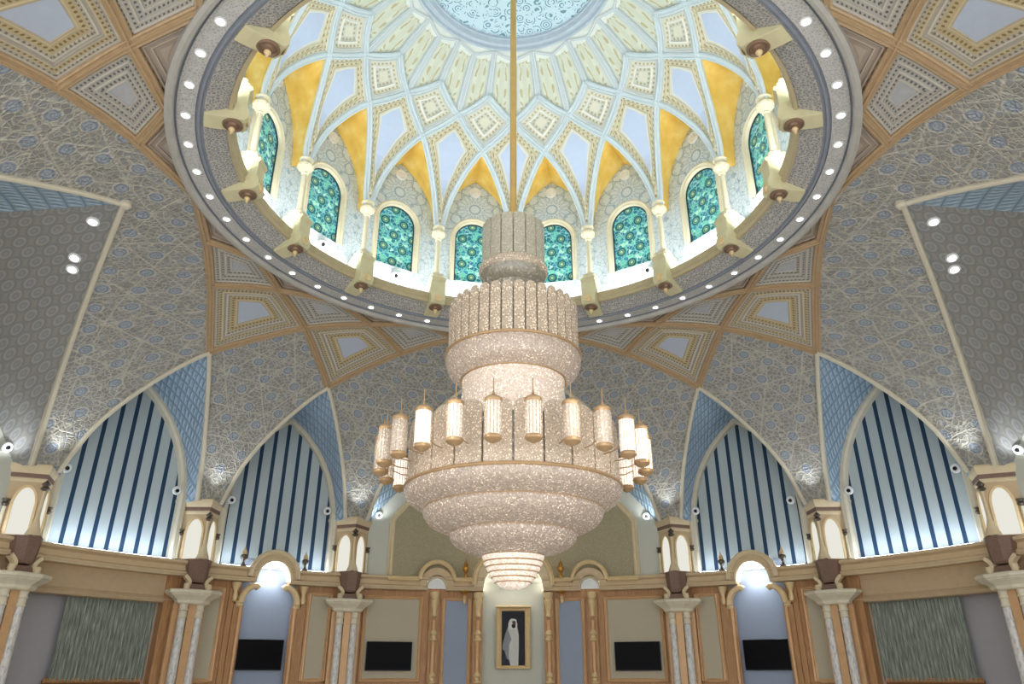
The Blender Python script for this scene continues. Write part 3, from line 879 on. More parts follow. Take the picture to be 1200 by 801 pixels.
def wall_panel(a0, a1, z0, z1, mat, name, frame='copper'):
    mb = MB(); cyl_patch(mb, a0, a1, z0, z1, RW-.03)
    o = mb.build(name, M[mat], wf)
    p, nn = cyl_path(rect_path(a0, a1, z0, z1), RW-.03)
    mb = MB(); mb.sweep(p, nn, FRSEC, closed=True); mb.build('panel_frame', M[frame], o)
    return o
for sg in (1, -1):
    wall_panel(sg*13.35, sg*21.3, 1.5, 4.12, 'olive_plain', 'silk_panel')
    wall_panel(sg*6.35, sg*10.1, .9, 4.10, 'bluewall', 'blue_panel')
    wall_panel(sg*26.2, sg*29.1, 1.5, 4.12, 'olive_plain', 'silk_panel')
    wall_panel(sg*40.6, sg*43.4, 1.5, 4.12, 'olive_plain', 'silk_panel')
    mb = MB(); cyl_patch(mb, sg*11.8, sg*21.6, .2, 1.3, RW-.02); mb.build('dado_panel', M['olive_plain'], wf)

# turned pilasters beside the blue panels
def make_baluster():
    root = empty('turned_pilaster')
    mb = MB(); mb.box((0, .07, 2.2), (.34, .1, 4.3), bev=.02); mb.build('backing', M['wood'], root)
    mb = MB(); mb.lathe([(.0, .5), (.16, .5), (.17, .6), (.09, .66), (.11, 1.0), (.10, 1.3), (.07, 1.45), (.075, 2.4), (.07, 3.3), (.08, 3.4)], 14); mb.build('shaft', M['copper'], root, True)
    for z0, nm in ((1.45, 'collar'), (2.78, 'collar')):
        mb = MB(); h = .3 if nm == 'collar' else .3
        mb.lathe([(.07, z0-.08), (.13, z0-.04), (.14, z0), (.09, z0+.05), (.085, z0+.12), (.13, z0+.17), (.11, z0+.23), (.07, z0+.3)], 14); mb.build('collar', M['gilt'], root, True)
    mb = MB(); mb.lathe([(.08, 3.5), (.11, 3.54), (.08, 3.6), (.09, 3.75), (.13, 3.9), (.16, 4.05), (.13, 4.1), (.17, 4.2), (.18, 4.32), (0, 4.32)], 14); mb.build('capital', M['gilt'], root, True)
    return root
bl0 = make_baluster()
for i, (a, lb) in enumerate([(-11.47, 'turned copper and gilt pilaster left of the left blue panel'), (-5.15, 'turned copper and gilt pilaster between left blue panel and portrait'),
                             (5.15, 'turned copper and gilt pilaster between portrait and right blue panel'), (11.47, 'turned copper and gilt pilaster right of the right blue panel')]):
    o = bl0 if i == 0 else copy_tree(bl0)
    o.location = P(a, RW-.16, 0); o.rotation_euler.z = -rad(a)
    tag(o, lb, 'pilaster', 'turned pilasters around the portrait', 'thing')

# posts with curved brackets at the two lit niches
def make_post(sg):
    """sg=+1: the niche lies to the right (+x) of the post"""
    root = empty('niche_post')
    mb = MB(); mb.box((0, .06, 1.85), (.30, .12, 3.7), bev=.02); mb.box((-sg*.24, .08, 2.1), (.16, .08, 4.2), bev=.02); mb.build('post', M['wood'], root)
    mb = MB(); mb.tube([(sg*.05, -.04, z) for z in (0, 1, 2, 3, 3.62)], .055, 10); mb.build('rod', M['copper'], root, True)
    mb = MB(); mb.lathe([(.06, 3.6), (.12, 3.64), (.10, 3.72), (.14, 3.78), (.05, 3.8)], 12); mb.build('collar', M['gilt'], root, True)
    path = []
    for i in range(13):
        t = math.pi/2*i/12; path.append((sg*(.02+.44*(1-math.cos(t))), -.08, 3.74+.52*math.sin(t)))
    path += [(sg*.54, -.08, 4.20)]
    mb = MB(); mb.sweep(path, [(0, -1, 0)]*len(path), [(-.09, -.1), (-.09, .06), (-.05, .1), (.05, .1), (.09, .06), (.09, -.1)])
    mb.build('bracket', M['gilt'], root, True)
    mb = MB(); mb.lathe([(0, 3.74), (.07, 3.78), (.09, 3.9), (.06, 4.05), (.12, 4.2), (.16, 4.33), (0, 4.33)], 12, (-sg*.17, -.04, 0)); mb.build('console', M['gilt'], root, True)
    return root
for c, side in ((-34.65, 'left'), (34.65, 'right')):
    for sg, w in ((1, 'left'), (-1, 'right')):
        o = make_post(sg); a = c-sg*3.85
        o.location = P(a, RW-.12, 0); o.rotation_euler.z = -rad(a)
        tag(o, 'copper post with curved gilt bracket on the %s edge of the %s lit niche' % (w, side), 'post', 'posts of the lit niches', 'thing')

# curtain bays
for sg, side in ((-1, 'left'), (1, 'right')):
    w = tag(empty('wall_'+side), kind='structure')
    mb = MB(); cyl_patch(mb, sg*47.0, sg*112, 0, 4.4, RW+.55); mb.build('grey_wall', M['greywall'], w, True)
    mb = MB(); mb.lathe([(RW+.55, 3.62), (RW+.1, 3.60), (RW-.02, 3.62), (RW-.06, 3.70), (RW-.02, 3.76), (RW+.02, 3.80), (RW+.04, 4.40)], 30, a0=sg*46.6, a1=sg*66.5)
    mb.lathe([(RW+.55, 3.62), (RW+.1, 3.60), (RW-.02, 3.62), (RW-.06, 3.70), (RW-.02, 3.76), (RW+.02, 3.80), (RW+.04, 4.40)], 30, a0=sg*66.5, a1=sg*112)
    mb.build('frieze', M['frieze'], w)
    mb = MB(); mb.box((0, 0, 2.2), (.42, .34, 4.4), bev=.03); o = mb.build('wood_jamb', M['wood'], w); o.location = P(sg*47.0, RW+.12, 0); o.rotation_euler.z = -rad(sg*47.0)
    mb = MB(); cyl_patch(mb, sg*48, sg*58.6, .0, 1.52, RW+.42); mb.build('sill_panel', M['wood_dark'], w)
    mb = MB(); p, nn = cyl_path([(sg*(48+10.6*i/10), 1.52) for i in range(11)], RW+.40); mb.sweep(p, nn, FRSEC); mb.build('sill_rail', M['wood'], w)
    cu = MB(); rows, uv = [], []; nx = 220
    for zi in range(7):
        z = 1.50+2.16*zi/6; row, u_ = [], []
        for j in range(nx+1):
            a = sg*(47.9+10.4*j/nx); ph = j*.62+.35*math.sin(j*.21)
            row.append(P(a, RW+.36+.05*math.sin(ph)*(1-.25*zi/6)+.02*math.sin(j*.13+zi*.3), z)); u_.append((j*.0115, z))
        rows.append(row); uv.append(u_)
    cu.grid(rows, uvs=uv); o = cu.build('curtain', M['curtain'], None, True)
    tag(o, 'grey green pleated curtain hanging under the cornice at the %s side' % side, 'curtain', 'pleated curtains')

# cornice (broken at the arches)
CORN = [(RW, 4.36), (13.72, 4.36), (13.66, 4.40), (13.60, 4.41), (13.58, 4.48), (13.66, 4.52), (13.68, 4.66), (13.62, 4.70), (13.56, 4.72), (13.55, 4.79), (13.6, 4.81), (RW+.2, 4.81)]
corn = tag(empty('trim_cornice'), kind='structure'); corn.name = 'trim_1'
for a0, a1 in ((-112, -36.95), (-32.35, -12.75), (-9.9, -4.4), (4.4, 9.9), (12.75, 32.35), (36.95, 112)):
    mb = MB(); mb.lathe(CORN, max(6, int((a1-a0)/1.5)), a0=a0, a1=a1); mb.ngon([P(a0, r, z) for r, z in CORN]); mb.ngon([P(a1, r, z) for r, z in CORN])
    mb.build('cornice', M['tan'], corn, False)
    mb = MB(); p, nn = cyl_path([(a0+(a1-a0)*i/20, 4.40) for i in range(21)], 13.66); mb.tube(p, .035, 6); mb.build('bead', M['tan_light'], corn, True)
def half_ring(c, r0, r1, z0, ra, sec=None, n=24, full=180):
    """arch band in the wall surface: list of (az, z)"""
    return [(c-math.degrees(r0*math.cos(math.pi*i/n)/RW), z0+r0*math.sin(math.pi*i/n)) for i in range(n+1)]
def arch_moulding(c, r, z0, rad_, w, d, mat, name, sq=1.0):
    pts = [(c-math.degrees(r*math.cos(math.pi*i/28)/RW), z0+sq*r*math.sin(math.pi*i/28)) for i in range(29)]
    p, nn = cyl_path(pts, rad_)
    mb = MB(); mb.sweep(p, nn, [(-w, -.1), (-w, d*.6), (-w*.6, d), (-w*.2, d*.7), (w*.2, d*.8), (w*.7, d), (w, d*.5), (w, -.1)])
    return mb.build(name, M[mat], corn, True)
def arch_fill(c, r0, r1, z0, rad_, mat, name):
    mb = MB(); n = 28
    rows = [[P(c-math.degrees(r*math.cos(math.pi*i/n)/RW), rad_, z0+r*math.sin(math.pi*i/n)) for r in (r0, r1)] for i in range(n+1)]
    mb.grid(rows); return mb.build(name, M[mat], corn)
# arches over the lit niches
for c in (-34.65, 34.65):
    arch_fill(c, .56, .78, 4.50, 13.60, 'tan', 'arch_face')
    arch_moulding(c, .80, 4.52, 13.60, .08, .06, 'tan_light', 'arch_moulding')
    arch_moulding(c, .585, 4.48, 13.60, .04, .04, 'tan_light', 'arch_moulding')
    mb = MB(); n = 24   # glowing reveal
    rows = [[P(c-math.degrees(.56*math.cos(math.pi*i/n)/RW), r, 4.46+.56*math.sin(math.pi*i/n)) for r in (13.6, 13.85, 14.11)] for i in range(n+1)]
    mb.grid(rows); mb.build('lit_reveal', M['led_warm'], corn)
    mb = MB(); mb.ngon([P(c-math.degrees(.72*math.cos(math.pi*i/n)/RW), 14.05, 4.6+.74*math.sin(math.pi*i/n)) for i in range(n+1)])
    rows = [[P(c-math.degrees(.80*math.cos(math.pi*i/n)/RW), r, 4.52+.80*math.sin(math.pi*i/n)) for r in (13.58, 14.1)] for i in range(n+1)]
    mb.v, mb.f, mb.uv, mb.mi = [], [], [], []
    mb.grid(rows); mb.build('arch_top', M['tan'], corn)
# small gilt arches left and right of the portal, and the portal itself
for c in (-11.33, 11.33):
    arch_fill(c, .0, .40, 4.42, 13.70, 'white', 'lunette')
    arch_fill(c, .38, .62, 4.5, 13.62, 'tan', 'arch_face')
    arch_moulding(c, .36, 4.44, 13.64, .03, .04, 'tan_light', 'arch_moulding')
    arch_moulding(c, .62, 4.70, 13.60, .075, .07, 'gilt', 'arch_moulding')
arch_fill(0, 1.08, 1.42, 4.42, 13.60, 'tan_light', 'arch_face')
arch_moulding(0, 1.42, 4.55, 13.58, .09, .08, 'gilt', 'arch_moulding')
mb = MB(); n = 28
rows = [[P(-math.degrees(1.06*math.cos(math.pi*i/n)/RW), r, 4.38+1.06*math.sin(math.pi*i/n)) for r in (13.6, 13.85, 14.1)] for i in range(n+1)]
mb.grid(rows); mb.build('lit_reveal', M['led_warm'], corn)
# gilt rail on the cornice in front of the centre panel
for a0, a1 in ((-18.6, -14.0), (-8.7, -6.0), (6.0, 8.7), (14.0, 18.6)):
    mb = MB(); p, nn = cyl_path([(a0+(a1-a0)*i/8, 4.72) for i in range(9)], 13.60); mb.sweep(p, nn, [(-.075, -.1), (-.075, .05), (-.04, .07), (0, .05), (.05, .07), (.075, .03), (.075, -.1)]); mb.build('gilt_rail', M['gilt'], corn)

# upper walls: centre and side bays
def wide_bay(c, name):
    w = tag(empty(name), kind='structure')
    mb = MB(); ap = arch_pts(WIDE_HW, WIDE_Z0, WIDE_Z1, 20)
    out = [(WIDE_HW+.35, 4.7)]+[(x+.35*(1 if i < 20 else 1), z+.1) for i, (x, z) in enumerate(ap)]
    rows = [[P(c-math.degrees(x/RW)+2*math.degrees(x/RW)*k/12, RW, z) for k in range(13)] for x, z in out]
    mb.grid(rows); mb.build('plaster_wall', M['pale'], w, True)
    op = [(math.radians(18.2)*RW, 4.86), (math.radians(18.2)*RW, 5.7), (math.radians(18.2)*RW, 6.75), (math.radians(17.55)*RW, 7.0), (math.radians(17.2)*RW, 7.1)]
    ap2 = [(x, z) for x, z in arch_pts(math.radians(17.2)*RW, 7.1, WIDE_Z1-.8, 18)][1:]
    out = op+ap2
    mb = MB(); rows = [[P(c-math.degrees(x/RW)+2*math.degrees(x/RW)*k/12, RW-.03, z) for k in range(13)] for x, z in out]
    mb.grid(rows); o = mb.build('brocade_panel', M['olive'], w, True)
    pts = [(c-math.degrees(x/RW), z) for x, z in out]+[(c+math.degrees(x/RW), z) for x, z in out[::-1]][1:]
    p, nn = cyl_path(pts, RW-.03); mb = MB(); mb.sweep(p, nn, [(-.10, -.02), (-.10, .04), (-.06, .07), (0, .04), (.05, .06), (.10, .03), (.10, -.02)]); mb.build('panel_frame', M['tan_light'], o)
    for sg in ((1, -1) if c else ()):
        mb = MB(); mb.grid([[P(c+sg*(18.7+2.4*j/3), r, 4.825) for j in range(4)] for r in (RW-.3, RW-.15)]); mb.build('cove_light', M['led_window'], w)
    return w
for c, nm in ((0, 'wall_centre'), (-90, 'wall_side_left'), (90, 'wall_side_right')): wide_bay(c, nm)

# striped arched windows
WL = {-55.55: 'leftmost', -34.55: 'inner left', 34.55: 'inner right', 55.55: 'rightmost'}
for i, c in enumerate(sorted(WL)):
    w = tag(empty('window_%d' % (i+1)), 'tall pointed window with navy and pale striped blind, %s of the four' % WL[c], kind='structure')
    out = [(WIN_HW+.2, 4.78), (WIN_HW+.2, 5.5), (WIN_HW+.1, 6.5)]+arch_pts(WIN_HW, WIN_Z0, WIN_Z1, 18)[1:]
    mb = MB(); nc = 24
    rows = [[P(c-math.degrees(x/RW)+2*math.degrees(x/RW)*k/nc, RW+.16, z) for k in range(nc+1)] for x, z in out]
    uv = [[(-math.degrees(x/RW)+2*math.degrees(x/RW)*k/nc, z) for k in range(nc+1)] for x, z in out]
    mb.grid(rows, uvs=uv); mb.build('striped_blind', M['stripe'], w, True)
    ap = [(WIN_HW, 4.8), (WIN_HW, 5.6)]+arch_pts(WIN_HW, WIN_Z0, WIN_Z1, 18)
    pts = [(c-math.degrees(x/RW), z) for x, z in ap]+[(c+math.degrees(x/RW), z) for x, z in ap[::-1]][1:]
    p, nn = cyl_path(pts, RW-.02); mb = MB(); mb.sweep(p, nn, [(-.13, -.2), (-.13, .03), (-.06, .09), (.06, .09), (.13, .03), (.13, -.2)]); mb.build('window_frame', M['rib_pale'], w, True)
    mb = MB(); cyl_patch(mb, c-7.3, c+7.3, 4.83, 4.832, RW)
    rows = [[P(c-7.2+14.4*j/12, r, 4.825) for j in range(13)] for r in (RW-.32, RW-.16)]
    mb = MB(); mb.grid(rows, flip=True); mb.build('cove_light', M['led_window'], w)

# ------------------------------------------------------------------ piers with lit lantern niches
PW = [(-.62, .42), (-.62, .30), (0, -.30), (.62, .30), (.62, .42)]
def make_pier():
    root = empty('lantern_pier')
    mb = MB(); mb.prism(PW, [(4.86, 1.0), (6.24, 1.0)]); mb.build('pier_body', M['tan'], root)
    mb = MB(); mb.prism(PW, [(6.22, 1.02), (6.26, 1.1), (6.30, 1.1), (6.33, 1.04)]); mb.prism(PW, [(6.44, 1.12), (6.50, 1.24), (6.56, 1.34), (6.64, 1.36), (6.68, 1.28), (6.70, 1.2)]); mb.build('cap_moulding', M['tan_light'], root)
    mb = MB(); mb.prism(PW, [(6.32, 1.04), (6.36, 1.10), (6.45, 1.12)]); mb.build('cap_frieze', M['brown'], root)
    L = math.hypot(.62, .60)
    for sg in (1, -1):
        d = Vector((sg*.62, .60, 0)).normalized(); nn = Vector((sg*d.y, -abs(d.x), 0)); nn = Vector((sg*.60, -.62, 0)).normalized()
        o0 = Vector((0, -.30, 0))
        def F(s, z, off): return tuple(o0+d*s+nn*off+Vector((0, 0, z)))
        c, hw = L*.42, .27
        prof = [(hw, 4.88), (hw, 5.55)]+[(hw*math.cos(math.pi/2*i/10), 5.6+.5*math.sin(math.pi/2*i/10)) for i in range(11)]
        mb = MB(); rows = [[F(c-x+2*x*k/4, z, .012) for k in range(5)] for x, z in prof]; mb.grid(rows); o = mb.build('lantern_glass', M['pierlight'], root)
        path = [F(c-x, z, .015) for x, z in prof]+[F(c+x, z, .015) for x, z in prof[::-1]][1:]
        mb = MB(); mb.sweep(path, [nn]*len(path), [(-.035, -.01), (-.03, .03), (.03, .03), (.035, -.01)]); mb.build('lantern_frame', M['gilt'], root)
        mb = MB(); q = F(L*.88, 0, .05); mb.lathe([(.075, 4.87), (.08, 4.9), (.05, 4.95), (.05, 5.55), (.055, 5.6)], 10, q); mb.build('colonnette', M['cream'], root, True)
        mb = MB(); mb.lathe([(.05, 5.55), (.09, 5.62), (.06, 5.66), (.10, 5.74), (0, 5.74)], 10, q); mb.build('colonnette_capital', M['dark_bronze'], root, True)
    mb = MB(); mb.lathe([(.20, 4.86), (.17, 4.95), (.11, 5.1), (.06, 5.3), (.045, 5.6), (.04, 6.0), (.05, 6.02)], 12, (0, -.33, 0)); mb.build('stem', M['tan_light'], root, True)
    mb = MB(); mb.lathe([(.04, 6.0), (.12, 6.06), (.06, 6.12), (.11, 6.18), (.05, 6.24), (0, 6.3)], 12, (0, -.34, 0)); mb.build('stem_ornament', M['dark_bronze'], root, True)
    return root
def make_column():
    root = empty('twin_column')
    for sg in (1, -1):
        mb = MB(); mb.lathe([(.16, 0), (.16, .15), (.12, .25), (.125, 1.6), (.112, 3.3)], 16, (sg*.24, -.02, 0)); sh = mb.build('shaft', M['marble'], root, True)
        mb = MB(); mb.lathe([(.112, 3.18), (.14, 3.2), (.12, 3.24), (.115, 3.36), (.145, 3.40), (.12, 3.46), (.14, 3.58), (.17, 3.66)], 16, (sg*.24, -.02, 0)); mb.build('shaft_neck', M['capital'], sh, True)
    mb = MB(); mb.box((0, .02, 1.8), (.22, .2, 3.6), bev=.03); mb.box((0, .2, 1.8), (.95, .12, 3.6), bev=.02); mb.build('backing', M['copper'], root)
    o8 = [(math.cos(rad(22.5+45*k)), math.sin(rad(22.5+45*k))) for k in range(8)]
    o8 = [(x*1.0, y*.62) for x, y in o8]
    mb = MB(); mb.prism(o8, [(3.56, .46), (3.60, .52), (3.66, .54), (3.72, .62), (3.80, .76), (3.84, .80), (3.86, .84), (3.93, .86), (3.96, .80)]); mb.build('capital', M['capital'], root)
    for sg in (1, -1):    # scrolled brackets
        mb = MB(); path = []
        for i in range(15):
            t = i/14; path.append((sg*(.30-.05*math.sin(t*math.pi)+.26*max(0, t-.45)**1.4), -.14, 4.02+.34*t))
        mb.sweep(path, [(0, -1, 0)]*15, [(-.05, -.12), (-.05, .06), (.05, .06), (.05, -.12)])
        mb.lathe([(0, -.10), (.08, -.08), (.09, 0), (.08, .08), (0, .1)], 10, (sg*.33, -.2, 4.05))
        mb.build('scroll', M['tan_light'], root)
    mb = MB(); mb.box((0, -.02, 4.06), (.52, .3, .16), bev=.02); mb.build('neck_block', M['brown'], root)
    mb = MB(); h6 = [(-.36, .2), (-.34, -.1), (-.16, -.30), (.16, -.30), (.34, -.1), (.36, .2)]
    mb.prism(h6, [(4.18, .72), (4.22, .8), (4.26, .86), (4.78, 1.0), (4.84, 1.04)]); mb.build('pendant_block', M['brown'], root)
    return root
pr0, co0 = make_pier(), make_column()
POS = [(-65.95, 'far left'), (-45, 'second from the left'), (-24.05, 'just left of centre'), (24.05, 'just right of centre'), (45, 'second from the right'), (65.95, 'far right')]
WHERE = {'far left': 'left of the leftmost striped window', 'second from the left': 'between the two left striped windows', 'just left of centre': 'between the inner left striped window and the olive panel',
         'just right of centre': 'between the olive panel and the inner right striped window', 'second from the right': 'between the two right striped windows', 'far right': 'right of the rightmost striped window'}
WH2 = {'far left': 'at the far left edge beyond the grey wall', 'second from the left': 'between left curtain and left lit niche', 'just left of centre': 'between left lit niche and left silk panel',
       'just right of centre': 'between right silk panel and right lit niche', 'second from the right': 'between right lit niche and right curtain', 'far right': 'at the far right edge beyond the grey wall'}
for i, (a, w) in enumerate(POS):
    o = pr0 if i == 0 else copy_tree(pr0)
    o.location = P(a, 13.72, 0); o.rotation_euler.z = -rad(a)
    tag(o, 'tan pier with glowing arched lanterns ' + WHERE[w], 'wall lantern', 'lantern piers above the cornice', 'thing')
    o = co0 if i == 0 else copy_tree(co0)
    o.location = P(a, 13.56, 0); o.rotation_euler.z = -rad(a)
    tag(o, 'twin white marble column with cream capital ' + WH2[w], 'column', 'twin columns under the cornice', 'thing')

# ------------------------------------------------------------------ screens, portrait, ornaments
def make_tv(w, h, r):
    root = empty('television')
    mb = MB(); mb.box((0, 0, 0), (w, .06, h), bev=.012); mb.build('casing', M['bezel'], root)
    mb = MB(); mb.quad([(-w/2+.02, -.033, -h/2+.03), (w/2-.02, -.033, -h/2+.03), (w/2-.02, -.033, h/2-.02), (-w/2+.02, -.033, h/2-.02)]); mb.build('screen', M['black'], root)
    mb = MB(); mb.box((0, .05, 0), (w*.4, .06, h*.4)); mb.build('bracket', M['bezel'], root)
    return root
for a, r, lb in ((-17.55, RW-.13, 'black wall television on the silk panel left of the portrait'), (17.55, RW-.13, 'black wall television on the silk panel right of the portrait'),
                 (-34.75, RW-.0, 'black wall television on blue wall in the left lit niche'), (34.75, RW-.0, 'black wall television on blue wall in the right lit niche')):
    o = make_tv(1.54 if abs(a) < 20 else 1.44, .9, r); o.location = P(a, r, 2.24); o.rotation_euler.z = -rad(a)
    tag(o, lb, 'television', 'wall televisions')

pt = empty('framed_portrait', (0, RW+.02, 2.84))
def rect_frame(w, h, sec, y=0):
    p = [(-w, y, -h), (w, y, -h), (w, y, h), (-w, y, h)]
    mb = MB(); mb.sweep(p, [(0, -1, 0)]*4, sec, closed=True); return mb
rect_frame(.50, .93, [(-.075, -.02), (-.075, .03), (-.04, .08), (0, .06), (.05, .10), (.085, .06), (.085, -.02)]).build('picture_frame', M['gilt'], pt)
mb = MB(); mb.box((0, -.04, 1.03), (1.26, .16, .07), bev=.02); mb.build('frame_crest', M['gilt'], pt)
t = NT('dark painted ground'); f = t.noise(t.obj(), 2.2, 3)
t.done(t.ramp(f, [(.35, srgb('#08090f')), (.6, srgb('#181b29')), (.8, srgb('#434a5e'))]), .5)
mb = MB(); mb.quad([(-.45, -.02, -.88), (.45, -.02, -.88), (.45, -.02, .88), (-.45, -.02, .88)]); cv = mb.build('canvas', t.m, pt)
def flat(name, pts, y, col, par):
    mb = MB(); mb.ngon([(x, y, z) for x, z in pts]); return mb.build(name, plain(name+' paint', col, .6, 0, .06, 5), par)
flat('painted_robe', [(-.10, -.88), (-.18, -.5), (-.24, -.2), (-.30, -.42), (-.38, -.36), (-.37, -.2), (-.28, .12), (-.22, .28), (-.16, .38), (-.10, .42), (.10, .40), (.15, .30), (.19, .1), (.19, -.3), (.17, -.88)], -.024, '#c9c9c6', cv)
flat('painted_cloak', [(-.30, -.42), (-.38, -.36), (-.37, -.2), (-.28, .12), (-.2, .32), (-.12, .1), (-.06, -.05), (-.14, -.2), (-.16, -.62), (-.12, -.74), (-.22, -.66), (-.28, -.5)], -.027, '#8b8d92', cv)
flat('painted_headdress', [(-.18, .34), (-.17, .48), (-.13, .58), (-.05, .66), (.04, .65), (.11, .58), (.14, .44), (.14, .30), (.02, .26), (-.10, .28)], -.03, '#dadad6', cv)
flat('painted_head_cord', [(-.10, .62), (-.05, .66), (.04, .655), (.09, .61), (.03, .625), (-.04, .63)], -.032, '#24242a', cv)
flat('painted_face', [(-.04, .52), (-.02, .56), (.05, .56), (.09, .52), (.08, .40), (.04, .36), (-.01, .38)], -.034, '#5c463b', cv)
flat('painted_beard', [(-.05, .44), (.0, .44), (.04, .41), (.08, .45), (.08, .36), (.03, .31), (-.03, .33), (-.06, .38)], -.036, '#15141a', cv)
tag(pt, 'gilt framed portrait of a standing person in white robes and headdress', 'picture')

def make_finial(mat, name):
    root = empty(name)
    mb = MB(); mb.lathe([(0, 0), (.11, 0), (.11, .04), (.05, .08), (.04, .16), (.07, .2), (.04, .23)], 12); mb.build('foot', M['dark_bronze' if mat == 'urn' else 'gold_metal'], root, True)
    mb = MB(); mb.lathe([(.03, .2), (.09, .25), (.12, .34), (.11, .40), (.06, .44)], 12); mb.build('bowl', M['dark_bronze' if mat == 'urn' else 'gold_metal'], root, True)
    mb = MB(); mb.lathe([(.07, .43), (.09, .46), (.075, .54), (.035, .62), (.015, .72), (0, .76)], 12); mb.build('bud', M['gilt' if mat == 'urn' else 'gold_metal'], root, True)
    return root
for a, m, r, lb in ((-38.95, 'urn', 13.72, 'bronze urn finial on the cornice left of the left lit arch'), (-30.5, 'urn', 13.72, 'bronze urn finial on the cornice right of the left lit arch'),
                 (30.5, 'urn', 13.72, 'bronze urn finial on the cornice left of the right lit arch'), (38.95, 'urn', 13.72, 'bronze urn finial on the cornice right of the right lit arch'),
                 (-7.1, 'gold', 13.62, 'gold flame finial on the cornice left of the portrait arch'), (7.1, 'gold', 13.62, 'gold flame finial on the cornice right of the portrait arch')):
    o = make_finial(m, 'finial'); o.location = P(a, r, 4.81 if m == 'urn' else 4.81); o.scale = (1, 1, .85)
    tag(o, lb, 'finial', 'finials on the cornice')
def make_pendant():
    root = empty('pendant_lamp')
    mb = MB(); mb.lathe([(0, 0), (.16, 0), (.17, -.03), (.08, -.08), (.03, -.10), (.025, -.18)], 14); mb.build('canopy', M['gold_metal'], root, True)
    mb = MB(); mb.lathe([(.025, -.16), (.07, -.18), (.09, -.22), (.05, -.26), (.06, -.36), (.04, -.42), (0, -.46)], 14); mb.build('lamp_body', M['gilt'], root, True)
    return root
for a, lb in ((-7.15, 'small gold pendant lamp under the cornice above the left blue panel'), (7.15, 'small gold pendant lamp under the cornice above the right blue panel')):
    o = make_pendant(); o.location = P(a, 13.78, 4.37); tag(o, lb, 'lamp', 'pendant lamps above the blue panels')

# small spotlights
def make_spot():
    root = empty('spotlight')
    mb = MB(); mb.lathe([(.05, .02), (.10, .04), (.13, .02), (.14, -.02)], 16); mb.build('housing_ring', M['white'], root, True)
    mb = MB(); mb.lathe([(.058, .021), (.05, .06), (0, .065)], 12); mb.build('lens', M['bezel'], root, True)
    return root
sp0 = make_spot(); first = True
SP = [(-70.0, 6.97, 'left of the far left lantern pier'), (-62.9, 6.85, 'by the left foot of the leftmost striped window'), (-49.0, 6.87, 'by the right foot of the leftmost striped window'),
      (-41.6, 6.86, 'by the left foot of the inner left striped window'), (-28.0, 6.88, 'by the right foot of the inner left striped window'), (-20.4, 6.88, 'above the left corner of the olive panel'),
      (20.2, 6.85, 'above the right corner of the olive panel'), (27.5, 6.9, 'by the left foot of the inner right striped window'), (41.0, 6.87, 'by the right foot of the inner right striped window'),
      (48.9, 6.88, 'by the left foot of the rightmost striped window'), (62.4, 6.87, 'by the right foot of the rightmost striped window'), (69.8, 6.92, 'right of the far right lantern pier')]
for a, z, w in SP:
    o = sp0 if first else copy_tree(sp0); first = False
    o.location = P(a, 13.86, z); o.rotation_euler = (Vector((er(a)[0], er(a)[1], -.35))).to_track_quat('Z', 'Y').to_euler()
    tag(o, 'white ringed black spotlight '+w, 'spotlight', 'spotlights around the upper wall')
for az in dome_az:
    a = az if az < 180 else az-360
    if abs(a) > 80 or abs(a) < 12: continue
    o = copy_tree(sp0); aa = a+ (4.6 if a > 0 else 0.4)
    if abs(a) < 12: aa = a*2.02
    o.location = P(aa, 6.30, 12.33); o.rotation_euler = (Vector((er(aa)[0], er(aa)[1], -.35))).to_track_quat('Z', 'Y').to_euler()
    k = int(round((abs(a)+11.25)/22.5))
    tag(o, 'small black spotlight under the dome window %s to the %s of the chandelier' % (ORD[k], 'right' if a > 0 else 'left'), 'spotlight', 'spotlights under the dome windows')

# ------------------------------------------------------------------ chandelier
ch = empty('chandelier')
tag(ch, 'huge tiered crystal chandelier with glowing lamp tubes hanging from a brass rod', 'chandelier')
mb = MB(); mb.lathe([(.075, 10.2), (.075, 18.9)], 12); mb.build('rod', M['rod'], ch, True)
def panels(n, r, z0, z1, mat, off=0, th=.03, gap=.06, arch=.5, nm='crystal_panel', tilt=0):
    """flat-topped glass slats with rounded ends standing in a circle"""
    w = 2*math.pi*r/n*(1-gap)/2; ro = w*arch*2
    prof = [(w, z0), (w, (z0+z1)/2), (w, z1-ro)]+[(w*math.cos(math.pi/2*i/6), z1-ro+ro*math.sin(math.pi/2*i/6)) for i in range(1, 7)]
    mb = MB(); sag = w*w/(2*r)
    def pt(x, z, y): return (x, y-sag*(1-(x/w)**2)*1.2, z)
    rows = [[pt(-x+2*x*k/6, z, 0) for k in range(7)] for x, z in prof]
    back = [[pt(-x+2*x*k/6, z, th) for k in range(7)] for x, z in prof]
    mb.grid(rows, flip=False); mb.grid(back, flip=True)
    e = [q[0] for q in rows]+[q[-1] for q in rows[::-1]]; f = [q[0] for q in back]+[q[-1] for q in back[::-1]]
    mb.grid([f, e], flip=False)
    src = mb.build(nm, M[mat], ch)
    for k in range(n):
        o = src if k == 0 else src.copy()
        if k: C.objects.link(o)
        az = 360/n*(k+off); p = P(az, r, 0); o.location = p; o.rotation_euler.z = -rad(az)+math.pi
    return src
